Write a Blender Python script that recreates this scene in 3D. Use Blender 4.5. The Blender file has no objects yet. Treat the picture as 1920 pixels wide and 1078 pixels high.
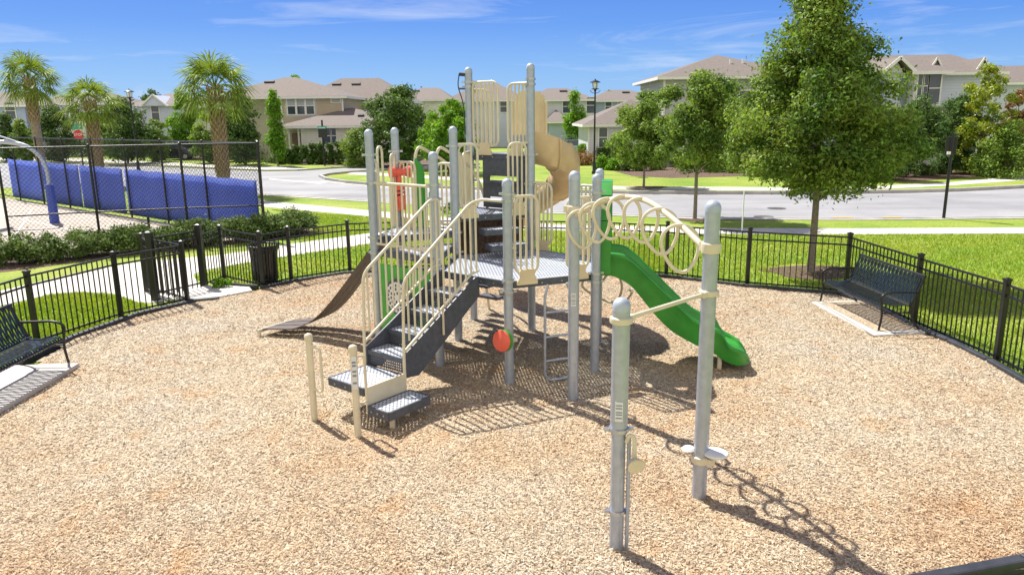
import bpy, math, random
import numpy as np
from mathutils import Vector, Matrix, noise as mnoise
R = math.radians
sc = bpy.context.scene
col = sc.collection
random.seed(7)
rng = np.random.default_rng(11)

# ------------------------------------------------------------------ camera
CH = 3.7; F = 1400.0; HOR = 218.0; ROLL = 0.0112
pitch = math.atan((539 - HOR) / F)
fwd = Vector((0, math.cos(pitch), -math.sin(pitch)))
r0 = Vector((1, 0, 0)); u0 = r0.cross(fwd)
cr, sr = math.cos(ROLL), math.sin(ROLL)
rgt = cr * r0 - sr * u0; upv = sr * r0 + cr * u0
cam = bpy.data.cameras.new('camera'); co = bpy.data.objects.new('camera', cam); col.objects.link(co)
cam.sensor_width = 36; cam.lens = F / 1920 * 36; cam.clip_end = 3000; cam.clip_start = 0.1
M = Matrix((rgt, upv, -fwd)).transposed().to_4x4(); M.translation = (0, 0, CH); co.matrix_world = M
sc.camera = co

# ------------------------------------------------------------------ sky and sun
SUN_EL = R(54); SH = R(-51)                      # SH: compass direction in which shadows fall
sd = Vector((math.cos(SH) * math.cos(SUN_EL), math.sin(SH) * math.cos(SUN_EL), -math.sin(SUN_EL)))
sun = bpy.data.lights.new('sun', 'SUN'); sun.energy = 4.4; sun.angle = R(0.55); sun.color = (1.0, 0.955, 0.88)
so = bpy.data.objects.new('sun', sun); col.objects.link(so); so.rotation_euler = sd.to_track_quat('-Z', 'Y').to_euler()
w = bpy.data.worlds.new('World'); sc.world = w; w.use_nodes = True
nt = w.node_tree; nt.nodes.clear()
def wn(t, **k):
    n = nt.nodes.new(t)
    for a, b in k.items(): setattr(n, a, b)
    return n
sky = wn('ShaderNodeTexSky', sky_type='NISHITA', sun_disc=False, sun_elevation=SUN_EL, altitude=0, air_density=1.0, dust_density=0.3, ozone_density=2.2)
to_sun = -sd
sky.sun_rotation = math.atan2(to_sun.x, to_sun.y)
hs = wn('ShaderNodeHueSaturation'); hs.inputs['Saturation'].default_value = 1.0
tcs = wn('ShaderNodeTexCoord'); sps = wn('ShaderNodeSeparateXYZ'); nt.links.new(tcs.outputs['Generated'], sps.inputs[0])
sr_ = wn('ShaderNodeValToRGB'); se = sr_.color_ramp.elements; se[0].position = 0.0; se[0].color = (0.34, 0.64, 1.0, 1); se[1].position = 0.7; se[1].color = (0.012, 0.07, 0.36, 1)
for p_, c_ in ((0.05, (0.24, 0.53, 1.0)), (0.11, (0.10, 0.34, 0.96)), (0.20, (0.035, 0.19, 0.82)), (0.4, (0.015, 0.11, 0.6))):
    k_ = se.new(p_); k_.color = (*c_, 1)
nt.links.new(sps.outputs[2], sr_.inputs[0])
gm = wn('ShaderNodeMix', data_type='RGBA', blend_type='MULTIPLY'); gm.inputs[0].default_value = 1; gm.inputs[7].default_value = (3.9, 4.3, 4.7, 1); nt.links.new(sr_.outputs[0], gm.inputs[6])
sm_ = wn('ShaderNodeMix', data_type='RGBA'); sm_.inputs[0].default_value = 0.88; nt.links.new(sky.outputs[0], sm_.inputs[6]); nt.links.new(gm.outputs[2], sm_.inputs[7])
nt.links.new(sm_.outputs[2], hs.inputs['Color'])
tc = wn('ShaderNodeTexCoord'); mp = wn('ShaderNodeMapping'); mp.inputs['Scale'].default_value = (1.1, 2.2, 11); mp.inputs['Rotation'].default_value = (0, R(-9), R(-24)); mp.inputs['Location'].default_value = (0.35, 0.1, 0.4)
nz = wn('ShaderNodeTexNoise'); nz.inputs['Scale'].default_value = 2.6; nz.inputs['Detail'].default_value = 9; nz.inputs['Roughness'].default_value = 0.62; nz.inputs['Distortion'].default_value = 0.6
rp = wn('ShaderNodeValToRGB'); rp.color_ramp.elements[0].position = 0.54; rp.color_ramp.elements[1].position = 0.82; rp.color_ramp.elements[1].color = (0.55, 0.55, 0.55, 1)
mx = wn('ShaderNodeMix', data_type='RGBA'); mx.inputs[7].default_value = (5.0, 5.2, 5.6, 1)
bg = wn('ShaderNodeBackground'); bg.inputs[1].default_value = 0.105
wo = wn('ShaderNodeOutputWorld')
nt.links.new(tc.outputs['Generated'], mp.inputs[0]); nt.links.new(mp.outputs[0], nz.inputs['Vector']); nt.links.new(nz.outputs['Fac'], rp.inputs[0])
nt.links.new(rp.outputs[0], mx.inputs[0]); nt.links.new(hs.outputs[0], mx.inputs[6])
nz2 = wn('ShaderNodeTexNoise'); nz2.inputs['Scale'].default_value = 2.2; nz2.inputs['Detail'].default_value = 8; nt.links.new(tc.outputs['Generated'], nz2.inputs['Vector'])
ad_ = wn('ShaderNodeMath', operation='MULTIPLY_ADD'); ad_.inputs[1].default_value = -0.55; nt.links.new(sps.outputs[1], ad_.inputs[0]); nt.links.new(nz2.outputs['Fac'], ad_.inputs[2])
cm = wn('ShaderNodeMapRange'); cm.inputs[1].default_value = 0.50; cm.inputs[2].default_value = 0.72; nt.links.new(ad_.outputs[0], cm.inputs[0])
mx2 = wn('ShaderNodeMix', data_type='RGBA'); mx2.inputs[7].default_value = (5.0, 4.7, 4.4, 1)          # unseen cumulus banks behind the camera, added as neutral fill light
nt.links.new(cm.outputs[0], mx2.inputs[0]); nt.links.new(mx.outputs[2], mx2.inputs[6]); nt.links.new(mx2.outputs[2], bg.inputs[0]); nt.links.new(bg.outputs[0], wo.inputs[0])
sc.view_settings.view_transform = 'Standard'; sc.view_settings.look = 'None'; sc.view_settings.exposure = 0.84; sc.view_settings.gamma = 1

# ------------------------------------------------------------------ survey helpers: a sighted point -> the place in the world
def _ray(px, py): return fwd * F + rgt * (px - 960) - upv * (py - 539)
def gp(px, py, z=0.0):
    d = _ray(px, py); t = (z - CH) / d.z
    return (d.x * t, d.y * t)
def at(px, py, Y):
    d = _ray(px, py); t = Y / d.y
    return (d.x * t, CH + d.z * t)

# ------------------------------------------------------------------ materials
MATS = {}
def mat(name, colr, rough=0.6, metal=0.0, var=0.0, vscale=8, bump=0.0, bscale=60, spec=0.5, col2=None, trans=0.0, island=0.0, coat=0.0, detail=4, rvar=0.0):
    m = bpy.data.materials.new(name); m.use_nodes = True; t = m.node_tree; L = t.links
    b = t.nodes['Principled BSDF']
    b.inputs['Base Color'].default_value = (*colr, 1); b.inputs['Roughness'].default_value = rough; b.inputs['Metallic'].default_value = metal
    b.inputs['Specular IOR Level'].default_value = spec
    if coat: b.inputs['Coat Weight'].default_value = coat
    tcn = t.nodes.new('ShaderNodeTexCoord'); out = None
    if var or col2:
        n = t.nodes.new('ShaderNodeTexNoise'); n.inputs['Scale'].default_value = vscale; n.inputs['Detail'].default_value = detail; n.inputs['Roughness'].default_value = 0.6
        L.new(tcn.outputs['Object'], n.inputs['Vector'])
        r = t.nodes.new('ShaderNodeValToRGB'); r.color_ramp.elements[0].position = 0.35; r.color_ramp.elements[1].position = 0.65
        c2 = col2 if col2 else tuple(min(1, c * (1 + var)) for c in colr)
        c1 = colr if col2 else tuple(c * (1 - var) for c in colr)
        r.color_ramp.elements[0].color = (*c1, 1); r.color_ramp.elements[1].color = (*c2, 1)
        L.new(n.outputs['Fac'], r.inputs[0]); out = r.outputs[0]
    if island:
        g = t.nodes.new('ShaderNodeNewGeometry'); h = t.nodes.new('ShaderNodeHueSaturation')
        mr = t.nodes.new('ShaderNodeMapRange'); mr.inputs[3].default_value = 1 - island; mr.inputs[4].default_value = 1 + island
        L.new(g.outputs['Random Per Island'], mr.inputs[0]); L.new(mr.outputs[0], h.inputs['Value'])
        mr2 = t.nodes.new('ShaderNodeMapRange'); mr2.inputs[3].default_value = 0.5 - island * 0.05; mr2.inputs[4].default_value = 0.5 + island * 0.03
        L.new(g.outputs['Random Per Island'], mr2.inputs[0]); L.new(mr2.outputs[0], h.inputs['Hue'])
        if out: L.new(out, h.inputs['Color'])
        else: h.inputs['Color'].default_value = (*colr, 1)
        out = h.outputs[0]
    if out: L.new(out, b.inputs['Base Color'])
    if rvar:
        n3 = t.nodes.new('ShaderNodeTexNoise'); n3.inputs['Scale'].default_value = vscale * 1.7; n3.inputs['Detail'].default_value = 5
        L.new(tcn.outputs['Object'], n3.inputs['Vector']); m3 = t.nodes.new('ShaderNodeMapRange'); m3.inputs[1].default_value = .3; m3.inputs[2].default_value = .7
        m3.inputs[3].default_value = rough - rvar; m3.inputs[4].default_value = rough + rvar; L.new(n3.outputs['Fac'], m3.inputs[0]); L.new(m3.outputs[0], b.inputs['Roughness'])
    if bump:
        n2 = t.nodes.new('ShaderNodeTexNoise'); n2.inputs['Scale'].default_value = bscale; n2.inputs['Detail'].default_value = 5
        L.new(tcn.outputs['Object'], n2.inputs['Vector'])
        bp = t.nodes.new('ShaderNodeBump'); bp.inputs['Strength'].default_value = bump; bp.inputs['Distance'].default_value = 0.02
        L.new(n2.outputs['Fac'], bp.inputs['Height']); L.new(bp.outputs[0], b.inputs['Normal'])
    if trans:
        tr = t.nodes.new('ShaderNodeBsdfTranslucent'); ms = t.nodes.new('ShaderNodeMixShader'); ms.inputs[0].default_value = trans
        h2 = t.nodes.new('ShaderNodeHueSaturation'); h2.inputs['Value'].default_value = 1.5; h2.inputs['Saturation'].default_value = 1.1; h2.inputs['Hue'].default_value = 0.485
        if out: L.new(out, h2.inputs['Color'])
        else: h2.inputs['Color'].default_value = (*colr, 1)
        L.new(h2.outputs[0], tr.inputs[0]); L.new(b.outputs[0], ms.inputs[1]); L.new(tr.outputs[0], ms.inputs[2]); L.new(ms.outputs[0], t.nodes['Material Output'].inputs[0])
    MATS[name] = m; return m

mat('galv', (0.42, 0.465, 0.55), 0.42, 0.5, var=0.07, vscale=14, rvar=0.06, bump=0.04, bscale=30)
mat('galv_cap', (0.44, 0.50, 0.60), 0.5, 0.2, var=0.08)
mat('clamp', (0.50, 0.52, 0.56), 0.32, 0.8, var=0.1)
mat('tan', (0.68, 0.62, 0.45), 0.42, var=0.06, vscale=5, coat=0.15)
mat('tan_plastic', (0.64, 0.48, 0.26), 0.42, var=0.10, vscale=3.0, rvar=0.08)
mat('tan_panel', (0.69, 0.58, 0.37), 0.45, var=0.07, vscale=4)
mat('dark_coat', (0.082, 0.092, 0.115), 0.5, var=0.2, vscale=14, bump=0.1, bscale=90)
mat('green_plastic', (0.04, 0.29, 0.035), 0.36, var=0.16, vscale=2.5, rvar=0.08)
mat('green_panel', (0.07, 0.38, 0.055), 0.45, var=0.08)
mat('red_plastic', (0.88, 0.15, 0.095), 0.4, var=0.08)
mat('belt', (0.10, 0.075, 0.06), 0.62, var=0.2, vscale=20, bump=0.2, bscale=120)
mat('black_paint', (0.012, 0.012, 0.014), 0.38, var=0.2, rvar=0.1)
mat('bench_coat', (0.013, 0.017, 0.019), 0.28, var=0.3, coat=0.4)
mat('black_plastic', (0.035, 0.038, 0.045), 0.55, var=0.3, vscale=4, bump=0.15)
mat('white_trim', (0.78, 0.78, 0.76), 0.55, var=0.03)
mat('brown_bark_panel', (0.14, 0.09, 0.06), 0.7, var=0.35, vscale=18, bump=0.5, bscale=40)
mat('white_disc', (0.75, 0.75, 0.72), 0.5, var=0.05)
mat('label', (0.7, 0.72, 0.74), 0.4)
mat('label_ink', (0.22, 0.25, 0.3), 0.5)
mat('asphalt', (0.275, 0.275, 0.285), 0.85, col2=(0.335, 0.334, 0.338), vscale=0.35, bump=0.3, bscale=40, detail=8)
mat('concrete', (0.52, 0.49, 0.44), 0.85, col2=(0.62, 0.59, 0.53), vscale=1.1, bump=0.2, bscale=50, detail=8)
mat('court', (0.40, 0.345, 0.285), 0.85, col2=(0.47, 0.41, 0.35), vscale=0.6, detail=8)
mat('kerb', (0.34, 0.33, 0.31), 0.85, col2=(0.5, 0.48, 0.44), vscale=1.5, detail=8)
mat('yellow_paint', (0.62, 0.42, 0.06), 0.6, var=0.1)
mat('white_paint', (0.75, 0.74, 0.70), 0.7, var=0.12, vscale=3)
mat('iron', (0.09, 0.085, 0.08), 0.7, var=0.3)
mat('bark', (0.20, 0.165, 0.125), 0.9, col2=(0.30, 0.26, 0.21), vscale=14, bump=0.8, bscale=30)
mat('palm_bark', (0.22, 0.17, 0.12), 0.9, col2=(0.36, 0.30, 0.23), vscale=9, bump=0.8, bscale=25)
mat('palm_boot', (0.30, 0.20, 0.11), 0.85, col2=(0.42, 0.32, 0.20), vscale=6)
mat('palm_leaf', (0.172, 0.253, 0.04), 0.6, spec=0.25, island=0.45, trans=0.3)
mat('leaf_oak', (0.075, 0.16, 0.028), 0.6, spec=0.3, col2=(0.25, 0.36, 0.06), vscale=0.9, island=0.5, trans=0.28)
mat('leaf_dark', (0.066, 0.132, 0.031), 0.62, spec=0.3, col2=(0.132, 0.226, 0.043), vscale=0.6, island=0.45, trans=0.2)
mat('leaf_bright', (0.115, 0.276, 0.023), 0.62, spec=0.3, col2=(0.196, 0.368, 0.034), vscale=0.6, island=0.35, trans=0.3)
mat('leaf_mid', (0.132, 0.232, 0.036), 0.62, spec=0.3, col2=(0.246, 0.361, 0.058), vscale=0.6, island=0.4, trans=0.25)
mat('leaf_yellow', (0.15, 0.27, 0.025), 0.5, col2=(0.36, 0.40, 0.035), vscale=0.8, island=0.35, trans=0.3)
mat('leaf_bluish', (0.07, 0.15, 0.04), 0.62, spec=0.3, col2=(0.14, 0.23, 0.055), vscale=0.6, island=0.4, trans=0.25)
mat('leaf_hedge', (0.081, 0.142, 0.03), 0.62, spec=0.3, col2=(0.176, 0.257, 0.068), vscale=1.6, island=0.5, trans=0.2)
mat('leaf_copper', (0.24, 0.12, 0.048), 0.5, col2=(0.312, 0.204, 0.06), vscale=1.2, island=0.4, trans=0.2)
mat('grass_blade', (0.221, 0.364, 0.029), 0.6, col2=(0.338, 0.429, 0.052), vscale=0.6, island=0.3, trans=0.25)
mat('lamp_glass', (0.75, 0.78, 0.8), 0.2, spec=0.6)
mat('street_sign', (0.02, 0.33, 0.27), 0.5)
mat('stop_red', (0.55, 0.03, 0.03), 0.5)
mat('blue_pad', (0.05, 0.09, 0.42), 0.5, var=0.1)
mat('pane', (0.055, 0.075, 0.10), 0.12, spec=0.8, var=0.3, vscale=0.7)
mat('blind', (0.42, 0.46, 0.50), 0.5, var=0.05)
mat('car_blue', (0.30, 0.42, 0.55), 0.25, 0.4, coat=0.6)
mat('car_black', (0.02, 0.022, 0.028), 0.25, 0.2, coat=0.6)
mat('tyre', (0.02, 0.02, 0.02), 0.8)
mat('tail_red', (0.4, 0.01, 0.01), 0.3)
mat('vent', (0.03, 0.03, 0.03), 0.7)
mat('door_tan', (0.30, 0.22, 0.15), 0.6, var=0.05)

def node_mat(name, rough=0.8):
    m = bpy.data.materials.new(name); m.use_nodes = True; MATS[name] = m
    t = m.node_tree; b = t.nodes['Principled BSDF']; b.inputs['Roughness'].default_value = rough
    return m, t, b, t.nodes.new('ShaderNodeTexCoord')
def ramp(t, src, stops):
    r = t.nodes.new('ShaderNodeValToRGB'); e = r.color_ramp.elements
    e[0].position, e[0].color = stops[0][0], (*stops[0][1], 1); e[1].position, e[1].color = stops[-1][0], (*stops[-1][1], 1)
    for p, c in stops[1:-1]:
        k = e.new(p); k.color = (*c, 1)
    t.links.new(src, r.inputs[0]); return r.outputs[0]
def noise(t, tcn, s, d=5, rg=0.6, scale3=None):
    n = t.nodes.new('ShaderNodeTexNoise'); n.inputs['Scale'].default_value = s; n.inputs['Detail'].default_value = d; n.inputs['Roughness'].default_value = rg
    if scale3:
        mm = t.nodes.new('ShaderNodeMapping'); mm.inputs['Scale'].default_value = scale3; t.links.new(tcn.outputs['Object'], mm.inputs[0]); t.links.new(mm.outputs[0], n.inputs['Vector'])
    else: t.links.new(tcn.outputs['Object'], n.inputs['Vector'])
    return n.outputs['Fac']
def mixc(t, f, a, b, mode='MIX'):
    m = t.nodes.new('ShaderNodeMix'); m.data_type = 'RGBA'; m.blend_type = mode
    for i, v in ((0, f), (6, a), (7, b)):
        if isinstance(v, (int, float)): m.inputs[i].default_value = v
        elif isinstance(v, tuple): m.inputs[i].default_value = (*v, 1)
        else: t.links.new(v, m.inputs[i])
    return m.outputs[2]
def slab_joints(nm, step=1.5):
    m = MATS[nm]; t = m.node_tree; L = t.links; b = t.nodes['Principled BSDF']; src = b.inputs['Base Color'].links[0].from_socket; c = t.nodes.new('ShaderNodeTexCoord'); sp = t.nodes.new('ShaderNodeSeparateXYZ'); L.new(c.outputs['Object'], sp.inputs[0])
    f = t.nodes.new('ShaderNodeMath'); f.operation = 'PINGPONG'; f.inputs[1].default_value = step / 2; L.new(sp.outputs[0], f.inputs[0]); l = t.nodes.new('ShaderNodeMath'); l.operation = 'LESS_THAN'; l.inputs[1].default_value = .012; L.new(f.outputs[0], l.inputs[0])
    mm = mixc(t, l.outputs[0], src, (.22, .20, .17)); L.new(mm, b.inputs['Base Color'])
slab_joints('concrete')
m = MATS['asphalt']; t = m.node_tree; b = t.nodes['Principled BSDF']; c = t.nodes.new('ShaderNodeTexCoord'); src = b.inputs['Base Color'].links[0].from_socket
pt_ = ramp(t, noise(t, c, 0.10, 6, 0.6, (1, 3.2, 1)), [(0.36, (0.80, 0.80, 0.80)), (0.5, (1, 1, 1)), (0.64, (1.09, 1.09, 1.08))]); sp2 = ramp(t, noise(t, c, 2.2, 7, 0.75), [(0.30, (0.72, 0.72, 0.72)), (0.42, (1, 1, 1)), (1.0, (1.03, 1.03, 1.03))])
t.links.new(mixc(t, 1.0, mixc(t, 1.0, src, pt_, 'MULTIPLY'), sp2, 'MULTIPLY'), b.inputs['Base Color'])
# grass ground
m, t, b, c = node_mat('grass_ground', 0.9)
g1 = ramp(t, noise(t, c, 0.35, 6), [(0.28, (0.17, 0.29, 0.02)), (0.45, (0.26, 0.37, 0.028)), (0.6, (0.36, 0.42, 0.06)), (0.72, (0.46, 0.43, 0.14))])
g2 = ramp(t, noise(t, c, 14, 6, 0.7), [(0.3, (0.45, 0.5, 0.4)), (0.7, (1.15, 1.15, 1.1))])
t.links.new(mixc(t, 1.0, g1, g2, 'MULTIPLY'), b.inputs['Base Color'])
bp = t.nodes.new('ShaderNodeBump'); bp.inputs['Strength'].default_value = 0.7; bp.inputs['Distance'].default_value = 0.04
t.links.new(noise(t, c, 30, 4), bp.inputs['Height']); t.links.new(bp.outputs[0], b.inputs['Normal'])
# wood mulch base
def chip_mat(name, palette, dirt, big=0.28):
    m, t, b, c = node_mat(name, 0.9)
    def layer(sx, sy, rot, sc_):
        mm = t.nodes.new('ShaderNodeMapping'); mm.inputs['Scale'].default_value = (sx, sy, 1); mm.inputs['Rotation'].default_value = (0, 0, R(rot))
        dn = t.nodes.new('ShaderNodeTexNoise'); dn.inputs['Scale'].default_value = 5; dn.inputs['Detail'].default_value = 2
        t.links.new(c.outputs['Object'], dn.inputs['Vector'])
        ad = t.nodes.new('ShaderNodeVectorMath'); ad.operation = 'MULTIPLY_ADD'; ad.inputs[1].default_value = (.25, .25, 0)
        t.links.new(dn.outputs['Color'], ad.inputs[0]); t.links.new(c.outputs['Object'], ad.inputs[2]); t.links.new(ad.outputs[0], mm.inputs[0])
        v = t.nodes.new('ShaderNodeTexVoronoi'); v.inputs['Scale'].default_value = sc_; t.links.new(mm.outputs[0], v.inputs['Vector'])
        s = t.nodes.new('ShaderNodeSeparateColor'); t.links.new(v.outputs['Color'], s.inputs[0]); return s.outputs[0], v.outputs['Distance']
    a1, d1 = layer(1, 2.6, 25, 58); a2, d2 = layer(2.4, 1, 10, 54)
    c1 = ramp(t, a1, palette); c2 = ramp(t, a2, palette)
    k = ramp(t, noise(t, c, 9, 3), [(0.45, (0, 0, 0)), (0.55, (1, 1, 1))])
    cc = mixc(t, k, c1, c2)
    tint = ramp(t, noise(t, c, big, 6, 0.65), dirt)
    dust = ramp(t, noise(t, c, 1.5, 5), [(0.57, (1, 1, 1)), (0.74, (1.02, 0.84, 0.66))]) if big < .5 else (1, 1, 1)
    t.links.new(mixc(t, 1.0, mixc(t, 1.0, cc, tint, 'MULTIPLY'), dust, 'MULTIPLY'), b.inputs['Base Color'])
    bp = t.nodes.new('ShaderNodeBump'); bp.inputs['Strength'].default_value = 0.55; bp.inputs['Distance'].default_value = 0.015
    mm = mixc(t, k, a1, a2); t.links.new(mm, bp.inputs['Height']); t.links.new(bp.outputs[0], b.inputs['Normal'])
chip_mat('mulch', [(0.0, (0.10, 0.062, 0.04)), (0.16, (0.28, 0.19, 0.13)), (0.34, (0.48, 0.36, 0.25)), (0.65, (0.62, 0.50, 0.37)), (1.0, (0.78, 0.69, 0.57))],
         [(0.30, (0.80, 0.64, 0.46)), (0.44, (0.87, 0.82, 0.69)), (0.55, (0.89, 0.91, 0.84)), (0.68, (0.86, 0.92, 0.93))])
chip_mat('dark_mulch', [(0.0, (0.05, 0.03, 0.02)), (0.5, (0.13, 0.075, 0.05)), (1.0, (0.25, 0.17, 0.12))], [(0.3, (0.8, 0.8, 0.8)), (0.7, (1.1, 1.1, 1.1))])
m, t, b, c = node_mat('wood_chip', 0.85)
g = t.nodes.new('ShaderNodeNewGeometry')
cp = ramp(t, g.outputs['Random Per Island'], [(0.0, (0.10, 0.06, 0.04)), (0.10, (0.22, 0.15, 0.105)), (0.26, (0.46, 0.33, 0.23)), (0.55, (0.62, 0.49, 0.365)), (0.8, (0.74, 0.635, 0.51)), (1.0, (0.84, 0.79, 0.70))])
tint = ramp(t, noise(t, c, 0.28, 6, 0.65), [(0.30, (0.80, 0.64, 0.46)), (0.44, (0.87, 0.82, 0.69)), (0.55, (0.89, 0.91, 0.84)), (0.68, (0.86, 0.92, 0.93))])
dust = ramp(t, noise(t, c, 1.5, 5), [(0.57, (1, 1, 1)), (0.74, (1.02, 0.84, 0.66))])
t.links.new(mixc(t, 1.0, mixc(t, 1.0, cp, tint, 'MULTIPLY'), dust, 'MULTIPLY'), b.inputs['Base Color'])
# perforated coated deck steel (real holes let the sun through)
def perf_mat(name, colr, pitch_=0.044, hole=0.22, axis=None):
    m, t, b, c = node_mat(name, 0.4); L = t.links
    b.inputs['Base Color'].default_value = (*colr, 1)
    mm = t.nodes.new('ShaderNodeMapping'); mm.inputs['Rotation'].default_value = (0, 0, R(-8.4)); mm.inputs['Scale'].default_value = (1 / pitch_, 1 / (pitch_ * 1.25), 1); L.new(c.outputs['Object'], mm.inputs[0])
    sp = t.nodes.new('ShaderNodeSeparateXYZ'); L.new(mm.outputs[0], sp.inputs[0])
    if axis:
        dt = t.nodes.new('ShaderNodeVectorMath'); dt.operation = 'DOT_PRODUCT'; dt.inputs[1].default_value = (axis[0] / pitch_, axis[1] / pitch_, 0); L.new(c.outputs['Object'], dt.inputs[0])
        mz = t.nodes.new('ShaderNodeVectorMath'); mz.operation = 'DOT_PRODUCT'; mz.inputs[1].default_value = (0, 0, 1 / pitch_); L.new(c.outputs['Object'], mz.inputs[0])
    def cell(o):
        f = t.nodes.new('ShaderNodeMath'); f.operation = 'PINGPONG'; f.inputs[1].default_value = 0.5; L.new(o, f.inputs[0]); return f.outputs[0]
    def lt(a, v):
        f = t.nodes.new('ShaderNodeMath'); f.operation = 'LESS_THAN'; f.inputs[1].default_value = v; L.new(a, f.inputs[0]); return f.outputs[0]
    a = lt(cell(dt.outputs['Value'] if axis else sp.outputs[0]), hole * 0.8); bb = lt(cell(mz.outputs['Value'] if axis else sp.outputs[1]), hole)
    f = t.nodes.new('ShaderNodeMath'); f.operation = 'MULTIPLY'; L.new(a, f.inputs[0]); L.new(bb, f.inputs[1])
    tr = t.nodes.new('ShaderNodeBsdfTransparent'); ms = t.nodes.new('ShaderNodeMixShader'); L.new(f.outputs[0], ms.inputs[0]); L.new(b.outputs[0], ms.inputs[1]); L.new(tr.outputs[0], ms.inputs[2])
    L.new(ms.outputs[0], t.nodes['Material Output'].inputs[0])
perf_mat('deck_top', (0.44, 0.47, 0.53))
perf_mat('riser_sheet', (0.085, 0.095, 0.12), 0.036, 0.24, (0.784, -0.621))
# lap siding
def siding(name, colr, step=0.2):
    m, t, b, c = node_mat(name, 0.7); L = t.links
    sp = t.nodes.new('ShaderNodeSeparateXYZ'); L.new(c.outputs['Object'], sp.inputs[0])
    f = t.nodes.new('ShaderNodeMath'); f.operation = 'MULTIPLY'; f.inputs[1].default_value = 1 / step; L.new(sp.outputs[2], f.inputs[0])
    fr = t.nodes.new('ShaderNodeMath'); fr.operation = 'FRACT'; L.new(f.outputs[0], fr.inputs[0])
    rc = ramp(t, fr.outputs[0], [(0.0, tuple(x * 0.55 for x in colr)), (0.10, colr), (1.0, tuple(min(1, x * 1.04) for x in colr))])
    v = ramp(t, noise(t, c, 0.8, 5), [(0.3, (0.93, 0.93, 0.93)), (0.7, (1.03, 1.03, 1.03))])
    L.new(mixc(t, 1.0, rc, v, 'MULTIPLY'), b.inputs['Base Color'])
    bp = t.nodes.new('ShaderNodeBump'); bp.inputs['Strength'].default_value = 0.5; bp.inputs['Distance'].default_value = 0.03; L.new(fr.outputs[0], bp.inputs['Height']); L.new(bp.outputs[0], b.inputs['Normal'])
for nme, cc in (('siding_tan', (0.52, 0.44, 0.33)), ('siding_grey', (0.58, 0.58, 0.60)), ('siding_white', (0.80, 0.79, 0.76)), ('siding_cream', (0.672, 0.642, 0.528)), ('siding_blue', (0.38, 0.45, 0.62)),
                ('siding_paleblue', (0.60, 0.64, 0.83)), ('siding_sage', (0.46, 0.47, 0.50)), ('siding_palegrey', (0.66, 0.665, 0.77))): siding(nme, cc)
m, t, b, c = node_mat('shingle', 0.9)
s1 = ramp(t, noise(t, c, 5, 8, 0.75, (1, 1, 5)), [(0.3, (0.135, 0.112, 0.098)), (0.7, (0.235, 0.20, 0.178))])
t.links.new(s1, b.inputs['Base Color'])
bp = t.nodes.new('ShaderNodeBump'); bp.inputs['Strength'].default_value = 0.5; t.links.new(noise(t, c, 9, 5, 0.6, (1, 1, 6)), bp.inputs['Height']); t.links.new(bp.outputs[0], b.inputs['Normal'])
# woven windscreen cloth
m, t, b, c = node_mat('screen_cloth', 0.75)
s1 = ramp(t, noise(t, c, 0.9, 5), [(0.3, (0.20, 0.29, 0.78)), (0.7, (0.25, 0.35, 0.86))]); t.links.new(s1, b.inputs['Base Color'])
tr = t.nodes.new('ShaderNodeBsdfTranslucent'); ms = t.nodes.new('ShaderNodeMixShader'); ms.inputs[0].default_value = 0.5; t.links.new(s1, tr.inputs[0])
t.links.new(b.outputs[0], ms.inputs[1]); t.links.new(tr.outputs[0], ms.inputs[2]); t.links.new(ms.outputs[0], t.nodes['Material Output'].inputs[0])
bp = t.nodes.new('ShaderNodeBump'); bp.inputs['Strength'].default_value = 0.25; bp.inputs['Distance'].default_value = 0.05; t.links.new(noise(t, c, 1.6, 3), bp.inputs['Height']); t.links.new(bp.outputs[0], b.inputs['Normal'])

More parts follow.
